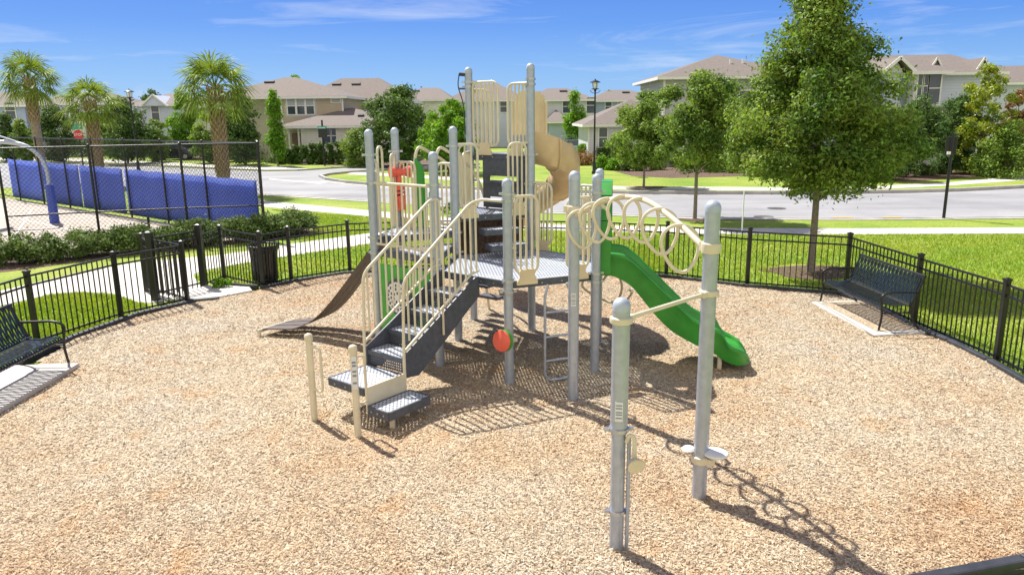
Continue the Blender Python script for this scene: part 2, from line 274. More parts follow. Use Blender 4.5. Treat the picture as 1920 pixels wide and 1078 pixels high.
# ------------------------------------------------------------------ mesh helpers
def V(*a): return Vector(a)
def base_of(o):
    v = Vector((0, 0, 0))
    while o is not None: v += Vector(o.location); o = o.parent
    return v
def link_mesh(name, me, material, parent):
    for mm in (material if isinstance(material, (list, tuple)) else [material]): me.materials.append(MATS[mm])
    o = bpy.data.objects.new(name, me); col.objects.link(o); o.parent = parent
    return o
class MB:
    def __init__(s): s.v = []; s.f = []
    def add(s, vs, fs):
        n = len(s.v); s.v += [tuple(x) for x in vs]; s.f += [tuple(i + n for i in f) for f in fs]; return s
    def box(s, c, size, rz=0.0, tilt=None):
        h = [x / 2 for x in size]; m = Matrix.Rotation(rz, 3, 'Z')
        if tilt is not None: m = m @ tilt
        vs = [Vector(c) + m @ Vector((x * h[0], y * h[1], z * h[2])) for x in (-1, 1) for y in (-1, 1) for z in (-1, 1)]
        return s.add(vs, [(0, 1, 3, 2), (4, 6, 7, 5), (0, 4, 5, 1), (2, 3, 7, 6), (0, 2, 6, 4), (1, 5, 7, 3)])
    def bar(s, a, b, wd, ht, up=(0, 0, 1)):           # rectangular bar from a to b
        a, b = Vector(a), Vector(b); d = (b - a).normalized(); u = Vector(up)
        sdv = d.cross(u)
        if sdv.length < 1e-4: sdv = d.cross(Vector((1, 0, 0)))
        sdv.normalize(); u = sdv.cross(d)
        vs = [p + sdv * x * wd / 2 + u * y * ht / 2 for p in (a, b) for x, y in ((-1, -1), (1, -1), (1, 1), (-1, 1))]
        return s.add(vs, [(3, 2, 1, 0), (4, 5, 6, 7), (0, 1, 5, 4), (1, 2, 6, 5), (2, 3, 7, 6), (3, 0, 4, 7)])
    def tube(s, pts, r, n=8, closed=False, caps=True):
        pts = [Vector(p) for p in pts]; N = len(pts); rs = r if isinstance(r, (list, tuple)) else [r] * N
        tan = []
        for i in range(N):
            a = pts[(i - 1) % N] if (closed or i > 0) else pts[i]; c = pts[(i + 1) % N] if (closed or i < N - 1) else pts[i]
            d = c - a; tan.append(d.normalized() if d.length > 1e-9 else Vector((0, 0, 1)))
        u = tan[0].orthogonal().normalized(); vs = []
        for i in range(N):
            u = (u - tan[i] * u.dot(tan[i]));
            if u.length < 1e-6: u = tan[i].orthogonal()
            u.normalize(); w_ = tan[i].cross(u)
            vs += [pts[i] + (u * math.cos(2 * math.pi * k / n) + w_ * math.sin(2 * math.pi * k / n)) * rs[i] for k in range(n)]
        fs = []
        for i in range(N if closed else N - 1):
            j = (i + 1) % N
            for k in range(n): k2 = (k + 1) % n; fs.append((i * n + k, i * n + k2, j * n + k2, j * n + k))
        if caps and not closed: fs.append(tuple(range(n - 1, -1, -1))); fs.append(tuple((N - 1) * n + k for k in range(n)))
        return s.add(vs, fs)
    def cyl(s, c, r, z0, z1, n=16, r2=None): return s.tube([(c[0], c[1], z0), (c[0], c[1], z1)], [r, r if r2 is None else r2], n)
    def lathe(s, c, prof, n=16):                       # prof: (r, z) list; first and last may have r = 0
        vs = []; fs = []
        for r, z in prof: vs += [(c[0] + r * math.cos(2 * math.pi * k / n), c[1] + r * math.sin(2 * math.pi * k / n), c[2] + z) for k in range(n)]
        for i in range(len(prof) - 1):
            for k in range(n): k2 = (k + 1) % n; fs.append((i * n + k, i * n + k2, (i + 1) * n + k2, (i + 1) * n + k))
        return s.add(vs, fs)
    def prism(s, poly, z0, z1):
        n = len(poly); area = sum(poly[i][0] * poly[(i + 1) % n][1] - poly[(i + 1) % n][0] * poly[i][1] for i in range(n))
        if area < 0: poly = poly[::-1]
        vs = [(p[0], p[1], z0) for p in poly] + [(p[0], p[1], z1) for p in poly]
        return s.add(vs, [tuple(range(n - 1, -1, -1)), tuple(range(n, 2 * n))] + [(i, (i + 1) % n, n + (i + 1) % n, n + i) for i in range(n)])
    def plate(s, pts, nrm, th):                        # planar polygon of 3-D points given a thickness along nrm
        n = len(pts); o = Vector(nrm).normalized() * th / 2
        vs = [Vector(p) - o for p in pts] + [Vector(p) + o for p in pts]
        return s.add(vs, [tuple(range(n - 1, -1, -1)), tuple(range(n, 2 * n))] + [(i, (i + 1) % n, n + (i + 1) % n, n + i) for i in range(n)])
    def build(s, name, material, parent=None, smooth=None, local=False, bevel=0):
        me = bpy.data.meshes.new(name); off = Vector((0, 0, 0)) if (local or parent is None) else base_of(parent)
        me.from_pydata([tuple(Vector(x) - off) for x in s.v], [], s.f); me.update()
        if smooth:
            me.polygons.foreach_set('use_smooth', [True] * len(me.polygons)); me.set_sharp_from_angle(angle=R(smooth))
        o = link_mesh(name, me, material, parent)
        if bevel:
            bv = o.modifiers.new('bevel', 'BEVEL'); bv.width = bevel; bv.segments = 2; bv.limit_method = 'ANGLE'
        return o
def fillet(pts, r, n=5, closed=False):
    P = [Vector(p) for p in pts]; out = []; N = len(P)
    for i in range(N):
        if not closed and i in (0, N - 1): out.append(P[i]); continue
        a, b, c = P[i - 1], P[i], P[(i + 1) % N]; da, dc = (a - b), (c - b); k = min(r, da.length * .49, dc.length * .49)
        p, q = b + da.normalized() * k, b + dc.normalized() * k
        out += [p.lerp(b, t_).lerp(b.lerp(q, t_), t_) for t_ in [j / n for j in range(n + 1)]]
    return out
def spline(pts, n=8):
    P = [Vector(p) for p in pts]; out = []
    for i in range(len(P) - 1):
        p0 = P[i - 1] if i else P[0] * 2 - P[1]; p1, p2 = P[i], P[i + 1]; p3 = P[i + 2] if i + 2 < len(P) else P[-1] * 2 - P[-2]
        for j in range(n):
            t_ = j / n; out.append(0.5 * ((2 * p1) + (p2 - p0) * t_ + (2 * p0 - 5 * p1 + 4 * p2 - p3) * t_ * t_ + (3 * p1 - p0 - 3 * p2 + p3) * t_ ** 3))
    out.append(P[-1]); return out
def tag(o, label=None, cat=None, group=None, kind=None):
    if label: o['label'] = label
    if cat: o['category'] = cat
    if group: o['group'] = group
    if kind: o['kind'] = kind
    return o
def thing(name, label, cat, loc=(0, 0, 0), rz=0.0, group=None):
    o = bpy.data.objects.new(name, None); col.objects.link(o); o.location = loc; o.rotation_euler = (0, 0, rz); o.empty_display_size = 0.2
    return tag(o, label, cat, group)
def children(o): return [c_ for c_ in list(o.children)]
def copy_tree(o, parent=None):
    c_ = o.copy(); col.objects.link(c_); c_.parent = parent
    for ch in children(o): copy_tree(ch, c_)
    return c_
def np_mesh(name, verts, k, material, parent=None, off=None):      # k verts per face, faces in order
    me = bpy.data.meshes.new(name); n = len(verts); nf = n // k
    if off is not None: verts = verts - np.array(off)
    me.vertices.add(n); me.vertices.foreach_set('co', verts.astype(np.float32).ravel())
    me.loops.add(n); me.loops.foreach_set('vertex_index', np.arange(n, dtype=np.int32))
    me.polygons.add(nf); me.polygons.foreach_set('loop_start', np.arange(0, n, k, dtype=np.int32)); me.polygons.foreach_set('loop_total', np.full(nf, k, dtype=np.int32))
    me.update(calc_edges=True)
    return link_mesh(name, me, material, parent)
def in_poly(x, y, poly):
    r = np.zeros(len(x), bool); n = len(poly)
    for i in range(n):
        x1, y1 = poly[i]; x2, y2 = poly[(i + 1) % n]
        c_ = ((y1 > y) != (y2 > y)) & (x < (x2 - x1) * (y - y1) / (y2 - y1 + 1e-12) + x1); r ^= c_
    return r
def lerp2(a, b, t_): return (a[0] + (b[0] - a[0]) * t_, a[1] + (b[1] - a[1]) * t_)
# ------------------------------------------------------------------ the setting: ground, road, paths
def sheet(name, poly, z, material, sub=False):
    n = len(poly); me = bpy.data.meshes.new(name); me.from_pydata([(x, y, z) for x, y in poly], [], [tuple(range(n))]); me.update()
    if me.polygons[0].normal.z < 0: me.flip_normals()
    return tag(link_mesh(name, me, material, None), kind='structure')
GRASS = [(-400, -30), (400, -30), (400, 900), (-400, 900)]
sheet('ground', GRASS, -0.012, 'grass_ground')
PX = lambda L: [gp(x, y) for x, y in L]
road = PX([(-500, 352), (0, 352), (300, 356), (500, 365), (700, 378), (1000, 397), (1340, 410), (1600, 411), (1920, 408), (2500, 398),
           (2500, 322), (2150, 338), (1920, 352), (1800, 358), (1700, 361), (1500, 364), (1180, 363), (1000, 360), (850, 354), (700, 347.5), (650, 343), (612, 337), (600, 332), (615, 328), (660, 323), (760, 318), (900, 315),
           (900, 310), (760, 312), (640, 316), (560, 321), (500, 322), (400, 318), (250, 311), (0, 304), (-500, 296)])
sheet('road', road, 0.0, 'asphalt')
sheet('pavement', PX([(470, 371), (500, 377), (700, 395), (880, 411), (1050, 421), (1340, 427.5), (1600, 428), (1920, 426), (2500, 418), (2500, 430), (1920, 437.5), (1600, 439), (1340, 438.5), (1050, 431.5), (880, 422), (700, 406), (600, 397), (500, 388), (440, 381)]), -0.004, 'concrete')
sheet('pavement.001', PX([(660, 322), (760, 327), (845, 332), (1000, 344), (1180, 349.5), (1500, 351.5), (1640, 349), (1780, 342), (1920, 329), (2300, 300), (2300, 312), (1920, 338), (1780, 348), (1640, 355), (1500, 357), (1180, 355.5), (1000, 350), (845, 338), (740, 331), (650, 327)]), -0.004, 'concrete')
sheet('pavement.002', PX([(-400, 292), (100, 296), (300, 304), (488, 313), (540, 313.5), (592, 317.5), (560, 320), (480, 318), (300, 309), (100, 301), (-400, 297)]), 0.004, 'concrete')
sheet('path', PX([(-500, 690), (-200, 600), (0, 545), (144, 511), (253, 492), (330, 484), (390, 480), (460, 471), (545, 457), (700, 436), (800, 424), (860, 417), (890, 428), (800, 443), (700, 456), (522, 483), (460, 493), (390, 505), (362, 514), (366, 522), (376, 536), (392, 545), (352, 556), (291, 567), (262, 568), (214, 551), (156, 547), (97, 551), (0, 573), (-200, 640), (-300, 700)]), -0.004, 'concrete')
sheet('road_gutter', PX([(470, 362.5), (500, 364.2), (700, 377), (1000, 396), (1340, 409), (1600, 410), (1920, 407), (2500, 397), (2500, 400), (1920, 410), (1600, 413), (1340, 412), (1000, 399), (700, 379.5), (500, 366.5), (470, 365)]), 0.006, 'kerb')
sheet('gutter', PX([(505, 337), (600, 345), (615, 342), (700, 350), (850, 357), (1000, 362.5), (1180, 365.5), (1180, 363.6), (1000, 360.6), (850, 354.6), (700, 348), (650, 343.6), (608, 339), (590, 342), (505, 335)]), 0.004, 'concrete')
def kerb_line(name, pts, wd, h, z0=-0.02, material='kerb'):
    mb = MB()
    for a, b in zip(pts, pts[1:]): mb.bar((a[0], a[1], z0 + h / 2), (b[0], b[1], z0 + h / 2), wd, h)
    return tag(mb.build(name, material), kind='structure')
kerb_line('kerb', PX([(600, 332), (612, 337.5), (650, 343.6), (700, 348), (850, 354.6), (1000, 360.6), (1180, 363.6), (1500, 364.6), (1700, 361.6), (1800, 358.6), (1920, 352.6), (2150, 338.6), (2400, 325)]), 0.18, 0.17)
kerb_line('kerb.001', PX([(900, 315.5), (760, 318.4), (660, 323.4), (615, 328.4), (600, 332)]), 0.18, 0.15)
kerb_line('kerb.002', PX([(100, 352), (300, 356), (500, 364), (700, 377), (1000, 396), (1340, 409), (1600, 410), (1920, 407), (2400, 399)]), 0.16, 0.045)
kerb_line('kerb.003', PX([(-200, 299), (0, 303), (250, 310), (400, 317), (500, 321), (560, 320.3), (640, 315), (760, 311), (900, 309)]), 0.16, 0.12)
for a, b in (((1562, 1600), (411, 411)), ((1655, 1690), (411, 411))):
    x0, x1 = a; sheet('painted_marking', PX([(x0, 408.6), (x1, 408.6), (x1, 410.2), (x0, 410.2)]), 0.032, 'yellow_paint')
sheet('painted_marking', PX([(1012, 362.5), (1062, 364), (1062, 368.5), (1012, 367)]), 0.010, 'yellow_paint')
for px, py in ((1456, 391), (1432, 407)):
    g_ = gp(px, py); mb = MB(); mb.cyl(g_, 0.36, 0.0, 0.012, 20); mb.cyl(g_, 0.29, 0.012, 0.018, 20)
    tag(mb.build('manhole_cover', 'iron'), 'round iron manhole cover in the road, ' + ('the one farther from the grass verge' if py == 391 else 'the one touching the near edge of the road'), 'manhole cover', 'manhole covers')
# planting beds of dark mulch
for L in ([(1185, 330), (1260, 334), (1420, 330), (1440, 318), (1360, 308), (1200, 308), (1120, 312)], [(1560, 338), (1700, 341), (1830, 332), (1900, 318), (1780, 306), (1600, 312)],
          [(1178, 358), (1225, 359.5), (1290, 359.5), (1290, 358), (1200, 357)], [(500, 306), (705, 313), (870, 312), (870, 300), (520, 296)], [(-400, 300), (0, 290), (250, 294), (480, 300), (480, 294), (250, 288), (-400, 288)]):
    sheet('planting_bed', PX(L), -0.006, 'dark_mulch')
for cx, cy, rr in ((7.14, 17.43, 1.0), (6.66, 26.99, 0.8), (7.1, 38.99, 1.0), (-21, 38, 0.7)):
    sheet('mulch_ring', [(cx + rr * (1 + .2 * math.sin(3 * a) + .08 * math.sin(7 * a + 1)) * math.cos(a), cy + rr * 0.9 * (1 + .15 * math.sin(2 * a + 1)) * math.sin(a)) for a in [k * 2 * math.pi / 40 for k in range(40)]], 0.0, 'dark_mulch')
# basketball court
CC = (-7.82, 23.5)
far_dir = Vector((-0.781, 0.625)); near_dir = Vector((-0.94, -0.34)).normalized()
sheet('court_surface', [(CC[0] - .15, CC[1] + .1), (-9.4, 23.0), (-20, 19.2), (-26, 17.5), (-40, 30), (CC[0] + far_dir.x * 26, CC[1] + far_dir.y * 26)], -0.002, 'court')
def court_line(name, a, b, wd=0.06):
    d = (Vector(b) - Vector(a)).normalized(); n_ = Vector((-d.y, d.x)) * wd / 2
    sheet(name, [(a[0] + n_.x, a[1] + n_.y), (b[0] + n_.x, b[1] + n_.y), (b[0] - n_.x, b[1] - n_.y), (a[0] - n_.x, a[1] - n_.y)], 0.003, 'white_paint')
court_line('painted_line', gp(0, 402), gp(170, 440)); court_line('painted_line', gp(-200, 362), gp(0, 402)); court_line('painted_line', gp(60, 393), gp(10, 470))
sheet('hedge_bed', [(-15, 17.0), (-12.6, 18.8), (-10.8, 20.8), (-8.6, 22.4), (-6.2, 24.2), (-6.0, 25.3), (-7.4, 25.4), (-9.2, 23.8), (-11.5, 22.4), (-14, 21.0), (-16.5, 19.6)], -0.003, 'dark_mulch')
# the mulch play surface, gently uneven
EDGE = [(-6.35, 7.6), (-6.75, 9.6), (-7.35, 11.2), (-7.5, 12.4), (-7.15, 14.0), (-6.45, 15.05), (-5.7, 15.6), (-5.35, 16.25), (-4.95, 16.75), (-3.95, 17.55), (-1.95, 17.95), (0.1, 17.8), (1.95, 17.45), (3.55, 16.8), (5.0, 15.75),
        (6.65, 14.95), (6.98, 14.0), (6.95, 12.6), (7.1, 10.65), (7.0, 9.0), (6.6, 7.6), (5.5, 6.0), (4.2, 5.52), (3.0, 5.26), (2.8, 2), (-5.2, 2)]
PITS = [(3.55, 10.5, .6, .05), (-1.35, 8.35, .6, .035), (-2.3, 8.6, .5, .03), (-4.5, 12.6, .6, .03), (1.4, 6.2, .7, .03), (.75, 9.9, .5, .03), (2.0, 6.5, .5, .02)]
def pit(x, y): return sum(-d * math.exp(-((x - a) ** 2 + (y - b) ** 2) / (r * r)) + .35 * d * math.exp(-((math.hypot(x - a, y - b) - r * 1.5) / (.3 * r)) ** 2) for a, b, r, d in PITS)
def mound(x, y): return pit(x, y) + 0.022 * mnoise.noise((x * .9, y * .9, 0)) + 0.010 * mnoise.noise((x * 4, y * 4, 3)) + 0.004 * mnoise.noise((x * 13, y * 13, 5))
st = 0.11; xs = np.arange(-8, 8, st); ys = np.arange(2, 18.6, st)
gx, gy = np.meshgrid(xs, ys, indexing='ij'); ins = in_poly(gx.ravel(), gy.ravel(), EDGE).reshape(gx.shape)
hz = np.array([mound(a, b) for a, b in zip(gx.ravel(), gy.ravel())]).reshape(gx.shape) + 0.055
fc = [(i, j) for i in range(len(xs) - 1) for j in range(len(ys) - 1) if ins[i, j] or ins[i + 1, j] or ins[i, j + 1] or ins[i + 1, j + 1]]
me = bpy.data.meshes.new('mulch_ground'); NJ = len(ys)
me.from_pydata([(float(a), float(b), float(c_)) for a, b, c_ in zip(gx.ravel(), gy.ravel(), hz.ravel())], [], [(i * NJ + j, (i + 1) * NJ + j, (i + 1) * NJ + j + 1, i * NJ + j + 1) for i, j in fc]); me.update()
me.polygons.foreach_set('use_smooth', [True] * len(me.polygons))
tag(link_mesh('mulch_ground', me, 'mulch', None), kind='structure')
# loose wood chips lying on it
N = 340000
yy = 4.6 + (rng.random(N) ** 1.5) * 13.2; xx = (rng.random(N) * 2 - 1) * np.minimum(yy * 0.74 + .3, 7.6)
k = in_poly(xx, yy, EDGE); xx, yy = xx[k], yy[k]; N = len(xx)
zz = 0.055 + 0.003 + 0.022 * np.array([mnoise.noise((a * .9, b * .9, 0)) for a, b in zip(xx, yy)]) + np.array([pit(a, b) for a, b in zip(xx, yy)]) + rng.random(N) * .010
an = rng.random(N) * 2 * math.pi; ln = rng.uniform(.006, .019, N) * (1 + .04 * (yy - 5)); wd = rng.uniform(.0025, .0050, N) * (1 + .05 * (yy - 5)); ti = rng.normal(0, .2, N); ro = rng.normal(0, .3, N)
dx = np.stack([np.cos(an) * np.cos(ti), np.sin(an) * np.cos(ti), np.sin(ti)], 1) * ln[:, None]
dy = np.stack([-np.sin(an) * np.cos(ro), np.cos(an) * np.cos(ro), np.sin(ro)], 1) * wd[:, None]
c0 = np.stack([xx, yy, zz + np.abs(np.sin(ti)) * ln * .8], 1)
q = np.stack([c0 - dx - dy, c0 + dx - dy * .6, c0 + dx + dy * .6, c0 - dx + dy], 1).reshape(-1, 3)
tag(np_mesh('wood_chips', q, 4, 'wood_chip'), 'loose pale wood chips scattered over the whole play area', 'wood chips', kind='stuff')
# grass blades on the near lawns
OUT = [EDGE, [(p[0], p[1]) for p in PX([(0, 545), (144, 511), (253, 492), (390, 480), (545, 457), (700, 436), (860, 417), (890, 428), (700, 456), (522, 483), (390, 505), (362, 514), (376, 536), (392, 545), (291, 567), (262, 568), (214, 551), (156, 547), (97, 551), (0, 573)])]]
def lawn(n, poly_px):
    P = PX(poly_px); X0, X1 = min(p[0] for p in P), max(p[0] for p in P); Y0, Y1 = min(p[1] for p in P), max(p[1] for p in P)
    x = rng.uniform(X0, X1, n); y = rng.uniform(Y0, Y1, n); kk = in_poly(x, y, P)
    for o_ in OUT: kk &= ~in_poly(x, y, o_)
    x, y = x[kk], y[kk]; kk = (np.hypot(x - 7.14, y - 17.43) > .95) | (rng.random(len(x)) > .85); return x[kk], y[kk]
parts_ = [lawn(120000, [(1260, 440), (2100, 439), (2100, 800), (1800, 660), (1640, 570), (1585, 560), (1250, 519), (1100, 500)]), lawn(60000, [(355, 520), (460, 492), (700, 456), (900, 430), (1260, 440), (1250, 519), (1000, 505), (658, 508), (500, 540), (480, 555)]),
          lawn(26000, [(-200, 640), (97, 552), (156, 548), (214, 552), (275, 570), (300, 600), (120, 650), (0, 700)]), lawn(40000, [(500, 392), (700, 408), (860, 424), (720, 434), (560, 455), (600, 420), (545, 400)])]
x = np.concatenate([p[0] for p in parts_]); y = np.concatenate([p[1] for p in parts_]); n = len(x)
a = rng.random(n) * 2 * math.pi; h = rng.uniform(.035, .085, n); wv = rng.uniform(.008, .016, n)
b0 = np.stack([x, y, np.full(n, -.012)], 1); e = np.stack([np.cos(a) * wv, np.sin(a) * wv, np.zeros(n)], 1)
tp = b0 + np.stack([rng.normal(0, .03, n), rng.normal(0, .03, n), h], 1)
tag(np_mesh('grass', np.stack([b0 - e, b0 + e, tp], 1).reshape(-1, 3), 3, 'grass_blade'), 'short green lawn grass around the fenced play area', 'grass', kind='stuff')
# concrete pads and ramp
def slab(name, poly, z0, z1, label):
    mb = MB(); mb.prism(poly, z0, z1); return tag(mb.build(name, 'concrete', bevel=0.012), kind='structure')
slab('bench_pad', [(6.0, 11.92), (6.95, 12.05), (6.85, 14.3), (5.88, 14.22)], -0.02, 0.085, '')
slab('bench_pad', [(-7.7, 8.0), (-6.57, 8.0), (-6.57, 10.8), (-7.62, 10.72)], -0.02, 0.13, '')
slab('ramp', [(-7.05, 15.2), (-6.35, 14.95), (-5.62, 15.75), (-5.85, 16.2), (-6.85, 16.3)], -0.02, 0.095, '')

sheet('mulch_ground', [(6.16, 12.14), (6.93, 12.22), (6.84, 14.2), (6.03, 14.12)], 0.092, 'mulch')
# ------------------------------------------------------------------ the play structure
HP = {'a': (-0.051, 9.875), 'b': (1.189, 10.367), 'c': (1.383, 11.687), 'd': (0.337, 12.515), 'e': (-0.903, 12.023), 'f': (-1.097, 10.703),
      'g': (-0.709, 13.343), 'h': (0.37, 13.80), 'i': (-2.143, 11.531), 'j': (-1.949, 12.851)}
PH = {'a': 2.91, 'b': 2.92, 'c': 2.90, 'd': 4.53, 'e': 3.56, 'f': 3.23, 'g': 4.53, 'h': 4.40, 'i': 3.535, 'j': 3.54}
ZM, ZT, ZU, ZA, ZB = 1.5, 2.13, 3.07, 1.69, 1.88       # deck levels
PR = 0.066
ps = thing('play_structure', 'large playground climbing frame with tan railings, dark stairs and a green slide', 'play structure', (0.14, 11.19, 0))
def V2(k): return Vector(HP[k])
def post_mesh(p, h, r=PR, name='post', parent=ps):
    mb = MB(); mb.cyl(p, r, -0.1, h - r * 1.15, 20); o = mb.build(name, 'galv', parent, smooth=40)
    mc = MB(); z = h - r * 1.15; rr = r * 1.05
    mc.lathe((p[0], p[1], z), [(rr, -0.03)] + [(rr * math.cos(t_), rr * 1.05 * math.sin(t_)) for t_ in [j * math.pi / 2 / 6 for j in range(7)]], 20)
    mc.build('post_cap', 'galv_cap', o, smooth=50); return o
posts = {k: post_mesh(HP[k], PH[k]) for k in HP}
def clamp(p, z, parent, r=PR, ang=0.0, material='clamp', h=0.035, name='clamp'):
    mb = MB(); mb.lathe((p[0], p[1], z), [(r + .002, -h / 2), (r + .014, -h / 2), (r + .014, h / 2), (r + .002, h / 2)], 18)
    for s in (0, math.pi): mb.box((p[0] + (r + .03) * math.cos(ang + s), p[1] + (r + .03) * math.sin(ang + s), z), (.045, .03, h * .9), ang + s)
    return mb.build(name, material, parent, smooth=40)
for k, zs in {'a': (ZM + .03, ZM - .12, 2.61, 2.70), 'b': (ZM + .02, ZM - .1, 2.45, 2.66), 'c': (ZM, 2.6), 'd': (ZM, 2.36, ZT, 2.6, 3.08, 4.20, 4.28), 'e': (1.55, ZT, 3.25, ZB), 'f': (ZA, 1.55, 2.56, 2.76),
             'g': (ZT, 2.6, 3.05, 4.2, 4.28), 'i': (ZA - .05, ZB, 2.72, 3.15), 'j': (ZB, 3.14, 2.95), 'h': (ZU,)}.items():
    for z in zs: clamp(HP[k], z, posts[k], ang=random.choice((0.2, 0.9, -.5)))
C6 = Vector((0.143, 11.195))
def deck(name, keys, z, th=0.10, shrink=0.0):
    P = [V2(k) for k in keys]; c_ = sum(P, Vector((0, 0))) / len(P); P = [c_ + (p - c_) * (1 - .045) for p in P]
    mt = MB(); n = len(P); mt.add([(p.x, p.y, z) for p in P], [tuple(range(n))]); top = mt.build(name, 'deck_top', ps)
    me = top.data
    if me.polygons[0].normal.z < 0: me.flip_normals()
    mf = MB()
    for i in range(n):
        a, b = P[i], P[(i + 1) % n]; nn = (b - a).normalized(); ins_ = (c_ - (a + b) / 2).normalized() * .02
        mf.bar((a.x, a.y, z - th / 2 + .004), (b.x, b.y, z - th / 2 + .004), 0.03, th)
    fo = mf.build('deck_rim', 'dark_coat', top)
    for i in range(n):
        a, b = P[i], P[(i + 1) % n]; out = ((a + b) / 2 - c_).normalized()
        for t_ in (.2, .38, .62, .8):
            p = a.lerp(b, t_) + out * .018; mbolt = MB(); mbolt.tube([(p.x, p.y, z - .05), (p.x + out.x * .008, p.y + out.y * .008, z - .05)], .011, 8); mbolt.build('bolt', 'clamp', top)
    for t_ in (.33, .66):
        for i in range(n):
            a, b = P[i], P[(i + 1) % n]
            if i % 2 == 0: q = a.lerp(c_, t_); q2 = b.lerp(c_, t_); mr = MB(); mr.bar((q.x, q.y, z - .03), (q2.x, q2.y, z - .03), .03, .05); mr.build('deck_rib', 'dark_coat', top)
    return top
deck('deck', 'abcdef', ZM); deck('deck', 'deg', ZT); deck('deck', 'dgh', ZU, .12); deck('deck', 'fei', ZA); deck('deck', 'eji', ZB)
RB = 0.0165; RT = 0.021
def loop_panel(ka, kb, s0, s1, z0, z1, nb=3, foot=True, arm=None, bars=True, name='railing_panel', off=0.0, parent=ps, low=0.0):
    """closed tube hoop with vertical bars standing in the plane between two posts, s in metres along it"""
    A, B = V2(ka), V2(kb); d = (B - A).normalized(); nrm = Vector((d.y, -d.x)) * off
    pt = lambda s, z: (A.x + d.x * s + nrm.x, A.y + d.y * s + nrm.y, z)
    mb = MB(); rr = min(.13, abs(s1 - s0) * .45)
    mb.tube(fillet([pt(s0, z0), pt(s1, z0), pt(s1, z1), pt(s0, z1)], rr, 6, closed=True), RT, 8, closed=True)
    lo, hi = min(s0, s1), max(s0, s1)
    for k in range(nb):
        s = lo + (hi - lo) * (k + 1) / (nb + 1); mb.tube([pt(s, z0 + .005), pt(s, z1 - .005)], RB, 6, caps=False)
    if arm == 'a': mb.tube([pt(PR * .6, z1), pt(lo + .1, z1)], RT, 8); mb.tube([pt(PR * .6, z0 + .35), pt(lo + .02, z0 + .35)], RT * .8, 6)
    if arm == 'b':
        L = (B - A).length; mb.tube([pt(L - PR * .6, z1), pt(hi - .1, z1)], RT, 8); mb.tube([pt(L - PR * .6, z0 + .35), pt(hi - .02, z0 + .35)], RT * .8, 6)
    o = mb.build(name, 'tan', parent, smooth=50)
    if foot:
        sm = (lo + hi) / 2; mf = MB(); zt = z0 + .05; zb = z0 - .16
        pl = [pt(sm - .10, zt), pt(sm - .12, zt - .04), pt(sm - .10, zt - .09), pt(sm - .15, zb + .05), pt(sm - .15, zb), pt(sm + .15, zb), pt(sm + .15, zb + .05), pt(sm + .10, zt - .09), pt(sm + .12, zt - .04), pt(sm + .10, zt)]
        mf.plate([Vector(p) + Vector((d.y, -d.x, 0)) * .028 for p in pl], (d.y, -d.x, 0), .03); mf.build('foot_bracket', 'tan_panel', o)
    return o
# main deck guards
loop_panel('a', 'b', .10, .44, ZM + .12, 2.66, 3, arm='a'); loop_panel('a', 'b', .88, 1.22, ZM + .12, 2.60, 3, arm='b')
loop_panel('d', 'c', .09, .42, ZM + .12, 2.62, 3, arm='a'); loop_panel('d', 'c', .92, 1.24, ZM + .12, 2.62, 3, arm='b')
# middle deck guards (facing the main deck) and its outer side
loop_panel('e', 'd', .08, .40, ZT + .12, 3.27, 2, arm='a'); loop_panel('e', 'd', .93, 1.25, ZT + .12, 3.27, 3, arm='b')
loop_panel('e', 'g', .07, .60, ZT + .1, 3.1, 4, foot=False, arm='a'); loop_panel('e', 'g', .70, 1.24, ZT + .1, 3.1, 4, foot=False, arm='b')
# upper deck guards
loop_panel('g', 'd', .09, .64, ZU + .14, 4.27, 5, arm='a'); loop_panel('g', 'd', .86, 1.25, ZU + .14, 4.22, 4, arm='b')
loop_panel('d', 'h', .08, .36, ZU + .10, 4.25, 4, foot=False, arm='a'); loop_panel('g', 'h', .08, .40, ZU + .1, 4.15, 3, foot=False, arm='a')
# platform guards on the left
def barrier(ka, kb, z0, z1, nb, s0=None, s1=None, name='railing_panel', bottom=True):
    A, B = V2(ka), V2(kb); L = (B - A).length; d = (B - A) / L; s0 = PR if s0 is None else s0; s1 = L - PR if s1 is None else s1
    pt = lambda s, z: (A.x + d.x * s, A.y + d.y * s, z); mb = MB()
    mb.tube([pt(s0, z1), pt(s1, z1)], RT, 8)
    if bottom: mb.tube([pt(s0, z0), pt(s1, z0)], RT, 8)
    for k in range(nb): s = s0 + (s1 - s0) * (k + .7) / (nb + .4); mb.tube([pt(s, z0), pt(s, z1)], RB, 6, caps=False)
    return mb.build(name, 'tan', ps, smooth=50)
barrier('f', 'i', ZA + .1, 2.73, 9)
def arch_handle(k0, k1, s0, s1, z0, z1, board=None):
    A, B = V2(k0), V2(k1); d = (B - A).normalized(); pt = lambda s, z: (A.x + d.x * s, A.y + d.y * s, z); mb = MB()
    mb.tube(fillet([pt(s0, z0), pt(s0, z1), pt(s1, z1), pt(s1, z0)], abs(s1 - s0) * .48, 8), RT, 8)
    o = mb.build('handhold_arch', 'tan', ps, smooth=50)
    if board:
        mf = MB(); a, b, c_, d_ = board; mf.plate([pt(a, c_), pt(b, c_), pt(b, d_ - .05), pt((a + b) / 2, d_), pt(a, d_ - .05)], (d.y, -d.x, 0), .03); mf.build('board', 'tan', o)
arch_handle('i', 'j', .09, .30, ZB + .03, 3.05, (.12, .26, ZB + .05, 2.9)); arch_handle('i', 'j', .36, .60, ZB + .03, 3.25)
arch_handle('j', 'i', .09, .30, ZB + .03, 3.1, (.14, .22, ZB + .05, 2.8))
loop_panel('j', 'e', .09, .46, ZB + .1, 2.97, 3, arm='a'); loop_panel('j', 'e', .95, 1.26, ZB + .1, 2.97, 2, arm='b', foot=False)
